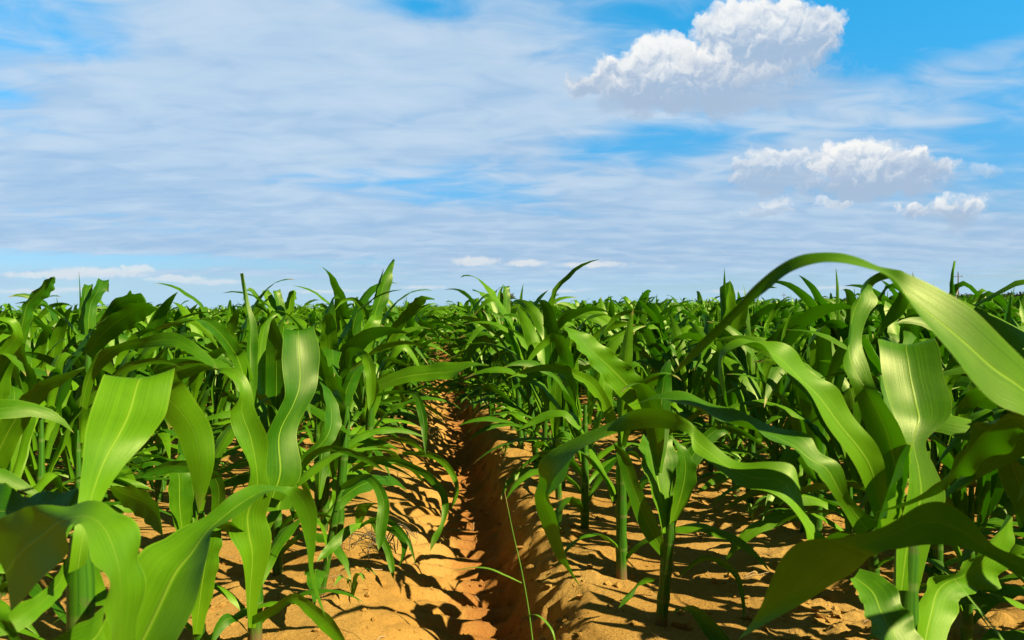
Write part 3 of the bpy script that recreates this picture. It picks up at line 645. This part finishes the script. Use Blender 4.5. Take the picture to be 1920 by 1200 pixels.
# plant with the wide leaf lying toward the track
foremost(0.49, 2.16, 'corn plant with a wide glossy leaf slanting up left, second right of the track', [
    hleaf([(1195, 775, 1232, 752), (1155, 737, 1218, 728), (1123, 700, 1190, 695), (1090, 660, 1150, 662), (1068, 630, 1105, 628), (1056, 612)], [2.06, 2.02, 1.98, 1.94, 1.92, 1.9], [.02, .08, .06], fold=.10, seed=61),
    hleaf([(1140, 800, 1165, 800), (1115, 745, 1125, 720), (1080, 715, 1085, 695), (1030, 697, 1035, 683), (985, 700, 988, 690), (945, 712)], [2.1, 2.05, 2.0, 1.96, 1.93], 0, seed=62),
    hleaf([(1120, 770, 1150, 775), (1122, 720, 1148, 730), (1130, 690, 1148, 700), (1140, 672)], [2.15, 2.14, 2.16, 2.2], .03, seed=63),
], (1165, 800, 2.16, .01), r0=.015, fill=2, extra=[dict(z=.42, L=.36, th0=.1, th1=.6, phi=1.0), dict(z=.38, L=.45, th0=.3, th1=1.9, phi=5.0, W=.055), dict(z=.25, L=.5, th0=.5, th1=2.3, phi=3.4, W=.05), dict(z=.2, L=.46, th0=.5, th1=2.3, phi=.2, W=.05), dict(z=.1, L=.3, th0=.8, th1=2.5, phi=3.8, W=.035)])

# tall plant left of the track with an upright spear
foremost(-0.31, 3.25, 'tall corn plant left of the track with a broad spear standing high against the sky', [
    hleaf([(697, 640, 712, 640), (697, 590, 716, 592), (703, 560, 728, 562), (712, 533, 735, 527), (722, 508, 738, 500), (740, 487)], [3.2, 3.2, 3.22, 3.24, 3.26], .05, fold=.15, seed=71),
    hleaf([(694, 640, 704, 640), (698, 580, 707, 580), (706, 540, 713, 535), (719, 505)], [3.25, 3.26, 3.28, 3.3], .02, seed=72),
    hleaf([(722, 645, 732, 650), (735, 610, 752, 618), (758, 582, 778, 590), (775, 563, 795, 570), (790, 555, 802, 562), (814, 562)], [3.15, 3.1, 3.05, 3.0], .05, seed=73),
    hleaf([(690, 640, 698, 640), (680, 590, 692, 590), (662, 565, 670, 560), (640, 570, 642, 562), (622, 590)], [3.2, 3.15, 3.1, 3.05], 0, seed=74),
    hleaf([(668, 690, 690, 690), (665, 650, 700, 650), (690, 600, 715, 600), (700, 590, 718, 592)], [3.1, 3.1, 3.12, 3.2], .04, seed=75),
], (702, 640, 3.22, .01), r0=.015, fill=5, extra=[dict(z=.3, L=.5, th0=.4, th1=2.2, phi=5.2, W=.055), dict(z=.22, L=.46, th0=.5, th1=2.3, phi=.0, W=.05), dict(z=.15, L=.4, th0=.6, th1=2.4, phi=3.2, W=.045), dict(z=.33, L=.5, th0=.4, th1=2.0, phi=2.6, W=.055)])

# plants left of the track whose leaves droop over it
foremost(-0.33, 2.50, 'corn plant left of the track with long leaves drooping over the sunlit slope', [
    hleaf(Z3([(200, 700, 215, 760), (330, 640, 340, 720), (480, 610, 490, 700), (620, 595, 610, 690), (760, 600, 730, 620), (830, 612)]), [2.5, 2.46, 2.42, 2.38, 2.34], [-.03, -.06, -.05], fold=.08, seed=81),
    hleaf(Z3([(190, 775, 200, 790), (300, 755, 310, 775), (420, 770, 400, 790), (470, 850, 425, 870), (485, 950, 445, 960), (480, 1050, 460, 1050), (476, 1135)]), [2.44, 2.36, 2.30, 2.26, 2.24], 0, seed=82),
    hleaf(Z4([(60, 230, 60, 260), (160, 170, 170, 205), (290, 170, 300, 200), (395, 205, 385, 235), (500, 260, 480, 300), (580, 350, 550, 380), (605, 450, 565, 460), (575, 560, 555, 550), (545, 630, 510, 620), (497, 705)]), [2.42, 2.34, 2.26, 2.20, 2.16, 2.14], 0, seed=83),
    hleaf(Z4([(340, 140, 345, 160), (430, 140, 440, 165), (540, 155, 530, 190), (630, 240, 600, 260), (662, 340, 640, 345), (645, 420, 625, 415), (605, 470)]), [2.55, 2.5, 2.45, 2.42], 0, seed=84),
    hleaf([(648, 690, 655, 700), (650, 655, 662, 668), (672, 652, 672, 668), (695, 668, 680, 680), (705, 700, 685, 705), (703, 745, 688, 745), (691, 772)], [2.5, 2.45, 2.4, 2.38], 0, seed=85),
    hleaf([(640, 800, 655, 790), (610, 760, 632, 745), (600, 720, 612, 705), (590, 700)], [2.5, 2.5, 2.5, 2.5], .03, seed=86),
], (650, 760, 2.5, .01), r0=.015, fill=5, extra=[dict(z=.40, L=.42, th0=.1, th1=1.2, phi=4.3, W=.055), dict(z=.34, L=.5, th0=.3, th1=2.0, phi=1.3, W=.055), dict(z=.36, L=.40, th0=.15, th1=.9, phi=2.2, W=.05)])

foremost(-0.325, 2.12, 'low corn plant with several narrow leaves hanging down the sandy slope', [
    hleaf(Z4([(-20, 340, -10, 360), (60, 290, 60, 340), (150, 265, 130, 300), (230, 330, 180, 350), (270, 430, 205, 440), (262, 540, 195, 540), (240, 640, 195, 640), (208, 700)]), [2.1, 2.04, 1.98, 1.94, 1.92], 0, seed=91),
    hleaf(Z4([(90, 560, 95, 580), (170, 520, 160, 545), (230, 590, 190, 600), (280, 690, 240, 700), (300, 780, 262, 780), (293, 865)]), [2.1, 2.0, 1.95, 1.92], 0, seed=92),
    hleaf(Z4([(150, 510, 160, 530), (260, 515, 255, 545), (340, 570, 310, 590), (395, 660, 370, 660), (420, 780)]), [2.12, 2.05, 2.0, 1.98], 0, seed=93),
    hleaf(Z4([(180, 545, 190, 560), (300, 570, 285, 600), (370, 640, 335, 660), (360, 720, 335, 740), (318, 800)]), [2.1, 2.03, 1.99, 1.97], 0, seed=94),
    hleaf(Z4([(110, 540, 130, 550), (30, 560, 60, 600), (-60, 640, -20, 680), (-110, 700, -60, 720), (-140, 760)]), [2.08, 2.02, 1.98, 1.95], 0, seed=95),
    hleaf(Z4([(80, 570, 110, 560), (80, 480, 140, 490), (100, 440, 150, 470), (185, 430)]), [2.1, 2.08, 2.06, 2.05], .02, seed=96),
], (640, 905, 2.1, .01), r0=.010, fill=3, extra=[dict(z=.26, L=.3, th0=.2, th1=1.4, phi=1.5, W=.04), dict(z=.24, L=.3, th0=.3, th1=1.8, phi=3.9, W=.04)])

# plants whose tops stand out against the sky
foremost(0.50, 5.5, 'corn plant right of the track with a pale tip rising before the far tree', [
    hleaf([(935, 625, 955, 625), (930, 600, 952, 598), (918, 575, 940, 570), (903, 555, 922, 556), (895, 546, 905, 548), (886, 542)], [5.5, 5.45, 5.4, 5.35], .08, seed=101),
    hleaf([(938, 600, 950, 600), (932, 572, 943, 570), (934, 550, 941, 548), (944, 533)], [5.5, 5.5, 5.55], .03, seed=102),
    hleaf([(942, 600, 957, 600), (944, 570, 957, 568), (943, 545, 955, 543), (945, 536, 955, 535), (950, 548, 956, 548)], [5.5, 5.52, 5.55, 5.65], .05, seed=103),
], (945, 615, 5.5, .01), r0=.015, fill=8)
foremost(-1.10, 2.05, 'corn plant at the far left with long twisted leaves reaching right over the row', [
    hleaf([(30, 640, 48, 645), (38, 600, 58, 608), (44, 570, 66, 578), (62, 548, 86, 560), (85, 526, 100, 545), (95, 520, 103, 530), (104, 522)], [2.1, 2.1, 2.12, 2.14, 2.15], .06, seed=111),
    hleaf([(150, 760, 162, 768), (160, 705, 178, 712), (185, 662, 205, 678), (225, 643, 235, 658), (270, 633, 275, 652), (320, 622, 325, 650), (360, 640, 355, 662), (395, 668, 385, 682), (408, 692)][::1], [1.95, 1.92, 1.90, 1.86, 1.82, 1.8], [.03, .04, -.03, -.04], seed=112),
    hleaf([(-40, 880, -10, 930), (-5, 800, 25, 850), (35, 750, 60, 780), (75, 715, 95, 735), (120, 700, 130, 712), (160, 690)], [1.95, 1.92, 1.9, 1.88, 1.86], .05, seed=113),
    hleaf([(-30, 720, -10, 720), (-5, 660, 20, 670), (25, 620, 42, 640), (0, 600, 30, 600), (-40, 590)], [2.0, 2.0, 1.98, 1.96], .03, seed=114),
], (-15, 680, 2.05, .01), r0=.015, fill=7)
foremost(-1.11, 2.6, 'corn plant at the left with two square folded tips and a thin skyline spear', [
    hleaf([(160, 640, 180, 640), (158, 600, 180, 600), (162, 570, 184, 570), (174, 545, 197, 548), (182, 526, 204, 527), (186, 524, 204, 526), (196, 545, 204, 550)], [2.6, 2.6, 2.62, 2.64, 2.68, 2.75, 2.78], .05, seed=121),
    hleaf([(146, 620, 158, 620), (148, 580, 166, 580), (155, 540, 173, 542), (159, 533, 174, 533), (165, 548, 173, 552)], [2.62, 2.63, 2.66, 2.7, 2.74], .04, seed=122),
    hleaf([(148, 600, 153, 600), (149, 560, 152, 560), (148, 510)], [2.6, 2.6, 2.6], 0, seed=123),
    hleaf([(152, 660, 172, 672), (185, 612, 208, 640), (225, 580, 248, 612), (262, 567, 277, 593), (297, 578)], [2.5, 2.45, 2.4, 2.36], [.04, .08, .05], seed=124),
    hleaf([(178, 615, 192, 622), (210, 565, 228, 585), (243, 552, 260, 570), (266, 552, 272, 572), (274, 575, 266, 588)], [2.6, 2.56, 2.52, 2.5], .05, seed=125),
], (165, 650, 2.6, .01), r0=.015, fill=7)
foremost(-1.12, 5.6, 'corn plant in the second left row topped by a fan of small drooping tips', [
    hleaf([(515, 615, 530, 615), (502, 575, 522, 573), (492, 549, 506, 546), (496, 546, 505, 545), (502, 560, 507, 560)], [5.6, 5.6, 5.65, 5.7], .05, seed=131),
    hleaf([(526, 610, 540, 610), (518, 570, 533, 568), (512, 549, 526, 545), (515, 545, 526, 544), (522, 560, 527, 560)], [5.6, 5.6, 5.62, 5.7], .05, seed=132),
    hleaf([(534, 610, 548, 610), (537, 575, 552, 572), (540, 552, 553, 547), (550, 545, 555, 548), (552, 562, 556, 562)], [5.6, 5.55, 5.5, 5.5], .05, seed=133),
    hleaf([(508, 610, 514, 610), (486, 570, 493, 565), (468, 546, 472, 540), (458, 552, 461, 546), (455, 564)], [5.6, 5.5, 5.45, 5.4], .03, seed=134),
], (526, 600, 5.6, .01), r0=.015, fill=8)
foremost(1.86, 2.88, 'corn plant at the right with a dark narrow spear standing beside the far utility pole', [
    hleaf([(1783, 640, 1798, 640), (1780, 580, 1794, 580), (1780, 545, 1790, 545), (1782, 520, 1788, 520), (1788, 489)], [2.88, 2.88, 2.9, 2.92], -.02, fold=.3, seed=141),
], (1790, 640, 2.88, .01), r0=.015, fill=9)

# ------------------------------------------------------------------ the rest of the field
protos = [make_plant(100 + i, 0.96 + 0.03 * (i % 4)) for i in range(14)]
used = [0] * len(protos)
def in_view(x, y, m=0.06):
    u = (x / max(y, .05)); c = math.tan(YAW)
    return -0.553 - m < u < 0.735 + m
rng = np.random.RandomState(4)
spots = []                                       # every plant position: x, y, row index (negative left)
for side, rows in ((-1, ROWS_L), (1, ROWS_R)):
    for k, xr in enumerate(rows[:70]):
        y = 0.9 if k else 2.4
        if k == 0: y = 3.7 if side < 0 else 2.45
        while y < 62:
            y += rng.uniform(0.12, 0.21)
            if rng.rand() < 0.06: y += 0.2
            x = xr + rng.uniform(-.035, .035)
            if k == 0: x -= side * (rng.uniform(.06, .22) if y > 5 else rng.uniform(0, .08))
            if not in_view(x, y, 0.5 if side > 0 else 0.25): continue
            spots.append((x, y, side * (k + 1)))
spots += [(-.40, 2.72, -1), (-.46, 3.0, -1), (-.41, 3.5, -1), (-.47, 2.3, -1)]
spots.sort(key=lambda s: math.hypot(s[0], s[1]))
names = ['first', 'second', 'third', 'fourth', 'fifth', 'sixth', 'seventh', 'eighth', 'ninth', 'tenth', 'eleventh', 'twelfth']
INDIVIDUAL = 282
HERO = [tuple(o.location[:2]) for o in bpy.data.objects if o.name.startswith('corn_plant') and not o.parent and 'label' in o]
spots = [q for q in spots if all(math.hypot(q[0] - h[0], q[1] - h[1]) > 0.10 for h in HERO)]
mass = []; count = 0
for side, rows in ((-1, ROWS_L), (1, ROWS_R)):   # the rows go on beside and behind the viewer
    for k, xr in enumerate(rows[:6]):
        y = -3.0
        while y < (-0.45 if k == 0 else 0.85 if side > 0 else 0.2):
            mass.append((xr + rng.uniform(-.03, .03), y)); y += rng.uniform(.15, .24)
for x, y, r in spots:
    if count < INDIVIDUAL and in_view(x, y, 0.05 + 0.12 / y):
        i = rng.randint(len(protos))
        o = protos[i] if not used[i] else copy_plant(protos[i]); used[i] += 1
        o.location = (x, y, float(ground_h(x, y, False)) - 0.005)
        o.rotation_euler = (rng.uniform(-.07, .07), rng.uniform(-.07, .07), rng.uniform(0, 6.28))
        s = rng.uniform(0.88, 1.12) * (0.94 if y < 2.3 else 1.0); o.scale = (s, s, s)
        nm, sd = names[abs(r) - 1], 'left' if r < 0 else 'right'
        tag(o, f'leafy green corn plant farther back in the {nm} row {sd} of the sandy track', 'corn', f'corn plants in the {nm} row {sd} of the track')
        count += 1
    else:
        mass.append((x, y))
for i, p in enumerate(protos):
    if not used[i]:
        for ch in list(p.children): bpy.data.objects.remove(ch)
        bpy.data.objects.remove(p)

def lod(seed, ns, nt, stalk):
    rs = np.random.RandomState(seed); hs, L = plant_spec(rs, 0.96 + 0.03 * (seed % 4)); parts = []
    if stalk: parts.append(stalk_geo(hs, 4))
    for d in L: parts.append((corn_leaf(d, rs, ns, nt), grid_faces(ns, nt), grid_uv(ns, nt)))
    return join(parts)

def field():
    near_l = [lod(200 + i, 9, 3, True) for i in range(12)]
    far_l = [lod(300 + i, 6, 2, False) for i in range(12)]
    pts = list(mass)
    rs = np.random.RandomState(9)
    for _ in range(12000):                        # beyond 62 m only the tops show over the ones in front
        y = 62 + 540 * rs.rand() ** 1.6; pts.append((rs.uniform(-0.62, 0.80) * y, y))
    V, F, U, off = [], [], [], 0
    for x, y in pts:
        v, f, u = (near_l if y < 16 else far_l)[rs.randint(12)]
        a = rs.rand() * 6.28; s = rs.uniform(.88, 1.12); c, sn = math.cos(a) * s, math.sin(a) * s
        q = v @ np.array([[c, sn, 0], [-sn, c, 0], [0, 0, s]]) + np.array([x, y, float(ground_h(x, y, False)) if y < 16 else 0.0])
        V.append(q.astype(np.float32)); F.append((f + off).astype(np.int32)); U.append(u.astype(np.float32)); off += len(v)
    o = mesh_obj('corn_field', np.concatenate(V), np.concatenate(F), LEAF, None, np.concatenate(U))
    tag(o, 'dense green corn field reaching back to the horizon behind the nearer plants', 'corn', kind='stuff')
field()

# ------------------------------------------------------------------ weeds and bits on the ground
def gz(x, y): return float(ground_h(x, y))
def ribbon(pts, w, mat, name, parent, origin, side=(1, 0, 0), fold=.15):
    P = smooth_rows(pts, 6); n = len(P); s = np.linspace(0, 1, n); T = np.gradient(P, axis=0)
    S = np.cross(T, np.array([0.3, -0.2, 1.0])); S /= np.linalg.norm(S, axis=1, keepdims=True) + 1e-9
    N = np.cross(S, T); N /= np.linalg.norm(N, axis=1, keepdims=True) + 1e-9
    ww = w * np.interp(s, [0, .2, .5, .8, 1], [.5, .9, 1, .6, .02])
    V = blade(P, S, N, ww, np.full(n, fold), .05, np.random.RandomState(3), 3)
    return mesh_obj(name, V, grid_faces(n, 3), mat, parent, grid_uv(n, 3), origin=origin)

def grass_stalk():
    b = at(1004, 1250, 1.58); root = empty('grass_stalk', b)
    tag(root, 'single tall thin grass stalk leaning left at the foot of the sandy track', 'grass stalk')
    pts = [list(at(*p)) for p in [(1004, 1250, 1.58), (992, 1150, 1.60), (978, 1070, 1.62), (962, 1000, 1.64), (946, 922, 1.66)]]
    v, f, u = tube(smooth_rows(pts, 5), np.linspace(.0019, .0010, 21), 6); mesh_obj('stem', v, f, GRASS, root, u, origin=b)
    ribbon([list(at(*p)) for p in [(978, 1093, 1.61), (950, 1080, 1.62), (915, 1066, 1.63), (880, 1065, 1.64), (842, 1072, 1.65)]], .007, GRASS, 'blade', root, b)
    ribbon([list(at(*p)) for p in [(992, 1153, 1.60), (1008, 1154, 1.58), (1025, 1168, 1.56), (1038, 1190, 1.54), (1046, 1240, 1.53)]], .007, GRASS, 'blade', root, b)
grass_stalk()

def near_blade():
    b = at(1905, 1240, .62); root = empty('grass_stalk', b)
    tag(root, 'pale grass blade slanting up in front of the big right corn plant', 'grass stalk')
    ribbon([list(at(*p)) for p in [(1905, 1240, .62), (1870, 1188, .63), (1830, 1138, .64), (1788, 1084, .65)]], .008, GRASS, 'blade', root, b)
    v, f, u = tube([list(Vector((b.x, b.y, gz(b.x, b.y) - .01))), list((b + Vector((b.x, b.y, 0))) * .5 + Vector((0, 0, .1))), list(b)], .0025, 6)
    V2 = [[b.x + .02, b.y, gz(b.x, b.y) - .01], [b.x + .012, b.y, b.z * .5], list(b)]
    v, f, u = tube(V2, .0022, 6); mesh_obj('stem', v, f, GRASS, root, u, origin=b)
near_blade()

def tuft(x, y, n, h, w, label, seed, group=None, name='grass_tuft', cat='grass'):
    rs = np.random.RandomState(seed); b = Vector((x, y, gz(x, y) - .006)); root = empty(name, b); tag(root, label, cat, group)
    for i in range(n):
        a = rs.uniform(0, 6.28); hh = h * rs.uniform(.5, 1.1); sp = rs.uniform(.3, .9) * hh; c, s = math.cos(a), math.sin(a)
        pts = [[x, y, b.z], [x + c * sp * .3, y + s * sp * .3, b.z + hh * .6], [x + c * sp * .75, y + s * sp * .75, b.z + hh * .85], [x + c * sp * 1.2, y + s * sp * 1.2, b.z + hh * .7]]
        ribbon(pts, w * rs.uniform(.7, 1.2), GRASS, 'blade', root, b)
def gpt(px, py):
    r = ray(px, py); k = -CAM.z / r.z; p = CAM + r * k; return p.x, p.y
for px, py, n, h, w, lab in [
    (1408, 968, 7, .11, .012, 'leafy grass tuft on the sand between the first two rows at the right'),
    (945, 862, 9, .08, .007, 'small weed tuft on the crest at the right of the track'),
    (985, 905, 5, .05, .006, 'tiny weed sprig on the track crest behind the thin grass stalk'),
    (1480, 1200, 3, .05, .009, 'lone short grass blades at the bottom between track and big right plant'),
    (1350, 905, 7, .07, .008, 'low grass tuft in shade behind the thick bare stalk'),
    (1300, 870, 7, .07, .007, 'small grass clump under the leaves behind the first right row'),
    (660, 1120, 5, .09, .014, 'young seedling with spreading leaves on the lit left slope'),
    (1040, 1010, 4, .05, .006, 'tiny grass sprig beside the drooping leaf at the track crest'),
    (270, 855, 6, .08, .008, 'small grass clump on sand behind the lower left corn plant'),
    (420, 890, 6, .08, .008, 'small grass clump on sand left of the strap plant')]:
    x, y = gpt(px, py); tuft(x, y, n, h, w, lab, px, 'grass tufts and seedlings on the sand')

def tangle():
    x, y = -0.19, 2.55; b = Vector((x, y, gz(x, y) - .004)); root = empty('dry_weed', b)
    tag(root, 'dark dry tangle of weed stems in shade on the left bank of the track', 'weed')
    rs = np.random.RandomState(5)
    for i in range(26):
        a = rs.uniform(0, 6.28); l = rs.uniform(.06, .16); c, s = math.cos(a), math.sin(a)
        P = [[x, y, b.z]] + [[x + c * l * t + rs.uniform(-.015, .015), y + s * l * t + rs.uniform(-.015, .015), b.z + .09 * math.sin(3 * t) * rs.uniform(.4, 1) + .004] for t in (.35, .7, 1)]
        v, f, u = tube(smooth_rows(P, 3), .0013, 5); mesh_obj('stem', v, f, DRY, root, u, origin=b)
tangle()
def straw_bits():
    rs = np.random.RandomState(12); parts = []
    for i in range(150):
        y = rs.uniform(1.5, 3.8); x = rs.uniform(-.5, .75) * y; a = rs.uniform(0, 3.14); l = rs.uniform(.01, .045)
        P = np.array([[x + math.cos(a) * l * t, y + math.sin(a) * l * t, 0] for t in (-1, -.3, .3, 1)]); P[:, 2] = ground_h(P[:, 0], P[:, 1]) + .003 + rs.uniform(0, .006, 4)
        parts.append(tube(P, .0009, 4))
    v, f, u = join(parts); tag(mesh_obj('dry_litter', v, f, STRAW, None, u), 'dry straw bits littering the sandy soil', 'plant litter', kind='stuff')
straw_bits()

# ------------------------------------------------------------------ far things: pole line, tree, woods
def box(a, b, mat_parts=None):
    a, b = np.array(a), np.array(b)
    V = np.array([[x, y, z] for x in (a[0], b[0]) for y in (a[1], b[1]) for z in (a[2], b[2])])
    F = np.array([[0, 1, 3, 2], [4, 6, 7, 5], [0, 4, 5, 1], [2, 3, 7, 6], [0, 2, 6, 4], [1, 5, 7, 3]]); return V, F
def pole(px, d, h, label):
    p = at(px, 560, d); b = Vector((p.x, p.y, 0)); root = empty('utility_pole', b); tag(root, label, 'utility pole', 'utility poles')
    v, f, u = tube([[0, 0, -.5], [-.02, 0, h * .5], [-.05, 0, h]], [.15, .13, .10], 10); mesh_obj('post', v, f, WOOD, root, u)
    v, f = box((-1.15, -.06, h - 1.05), (1.0, .06, h - .93)); mesh_obj('crossarm', v, f, WOOD, root, smooth=False)
    for x, z in ((-1.05, h - .93), (.9, h - .93), (-.05, h)):
        v, f, u = tube([[x, 0, z], [x, 0, z + .1], [x, 0, z + .2], [x, 0, z + .26]], [.03, .03, .07, .02], 8); mesh_obj('insulator', v, f, STEEL, root, u)
    v, f, u = tube([[.0, -.1, h - 3.2], [-.6, -.1, h - 5.2], [-1.0, -.1, 0.0]], [.10, .11, .12], 8); mesh_obj('brace', v, f, PALE, root, u)
    return b
P1 = pole(1797, 165, 6.9, 'slim wooden utility pole with crossarm beyond the field at the right')
P2 = Vector((P1.x + 62, P1.y + 4, 0))
for i, (x, z) in enumerate(((-1.05, 6.23), (.9, 6.23), (-.05, 7.16))):
    P = [[P1.x + x + (P2.x - P1.x) * t, P1.y + (P2.y - P1.y) * t, z - 1.2 * t * (1 - t)] for t in np.linspace(0, 1, 14)]
    v, f, u = tube(P, .014, 5); o = mesh_obj('power_line', v, f, STEEL, None, u)
    tag(o, ['lower power line strung from the far end of the pole crossarm', 'lower power line strung from the near end of the pole crossarm', 'topmost power line strung from the tip of the utility pole'][i], 'power line', 'power lines')
o = pole(1797, 165, 6.9, 'second utility pole carrying the power lines on to the right'); o2 = [q for q in bpy.data.objects if q.name.startswith('utility_pole') and not q.parent][-1]; o2.location = P2
mastb = at(1470, 560, 210)
def far_post():
    root = empty('utility_pole', (mastb.x, mastb.y, 0)); tag(root, 'thin distant pole just showing above the corn behind the arching leaf', 'utility pole', 'utility poles')
    v, f, u = tube([[0, 0, -.3], [0, 0, 1.6], [0, 0, 3.4]], [.11, .1, .08], 8); mesh_obj('post', v, f, WOOD, root, u)
    v, f = box((-.8, -.05, 2.7), (.8, .05, 2.82)); mesh_obj('crossarm', v, f, WOOD, root, smooth=False)
far_post()

def leaf_cloud(cent, rad, n, size, rs):
    d = rs.randn(n, 3); d /= np.linalg.norm(d, axis=1, keepdims=True); r = rs.rand(n, 1) ** .4
    lump = 1 + .28 * np.sin(d[:, :1] * 5 + 1) * np.sin(d[:, 2:] * 6) + .15 * np.sin(d[:, 1:2] * 9)
    C = np.array(cent) + d * r * lump * np.array(rad)
    a = rs.randn(n, 3); a /= np.linalg.norm(a, axis=1, keepdims=True); b = np.cross(a, rs.randn(n, 3)); b /= np.linalg.norm(b, axis=1, keepdims=True)
    a *= size * rs.uniform(.6, 1.3, (n, 1)); b *= size * rs.uniform(.5, 1.0, (n, 1))
    V = np.stack([C - a, C - b, C + a, C + b], 1).reshape(-1, 3); return V, np.arange(4 * n).reshape(-1, 4)
def far_tree(px, d, h, w, label):
    rs = np.random.RandomState(int(px)); p = at(px, 560, d); root = empty('tree', (p.x, p.y, 0)); tag(root, label, 'tree')
    parts = [tube([[0, 0, -.3], [.1, 0, h * .3], [0, .1, h * .6], [.1, 0, h * .85]], [.3, .24, .15, .05], 8)]
    for k in range(5):
        a = k * 1.3; parts.append(tube([[0, 0, h * (.3 + .07 * k)], [math.cos(a) * w * .25, math.sin(a) * w * .25, h * (.45 + .07 * k)], [math.cos(a) * w * .4, math.sin(a) * w * .4, h * (.55 + .07 * k)]], [.12, .08, .03], 6))
    v, f, u = join(parts); mesh_obj('trunk', v, f, BARK, root, u)
    V, F, off = [], [], 0
    for k in range(9):
        c = (rs.uniform(-.35, .35) * w, rs.uniform(-.35, .35) * w, h * rs.uniform(.4, .85)); v, f = leaf_cloud(c, (w * .28, w * .28, h * .18), 260, .22, rs); V.append(v); F.append(f + off); off += len(v)
    mesh_obj('crown', np.concatenate(V), np.concatenate(F), CROWN, root)
far_tree(948, 240, 4.6, 4.6, 'small brownish tree rising behind the corn near the centre')

def woods():
    rs = np.random.RandomState(3); V, F, off = [], [], 0
    for k in range(260):
        u = rs.rand(); px = 1500 + 700 * u; d = rs.uniform(620, 700); p = at(px, 560, d); grow = np.interp(px, [1500, 1700, 1800, 2200], [.3, .5, .85, 1.0])
        h = rs.uniform(4.5, 8.2) * grow; v, f = leaf_cloud((p.x, p.y, h * .5), (rs.uniform(2.5, 5), 3, h * .52), 90, .9, rs); V.append(v); F.append(f + off); off += len(v)
    o = mesh_obj('distant_woods', np.concatenate(V), np.concatenate(F), WOODS); tag(o, 'low dark line of distant woods on the horizon at the right', 'woods', kind='stuff')
woods()
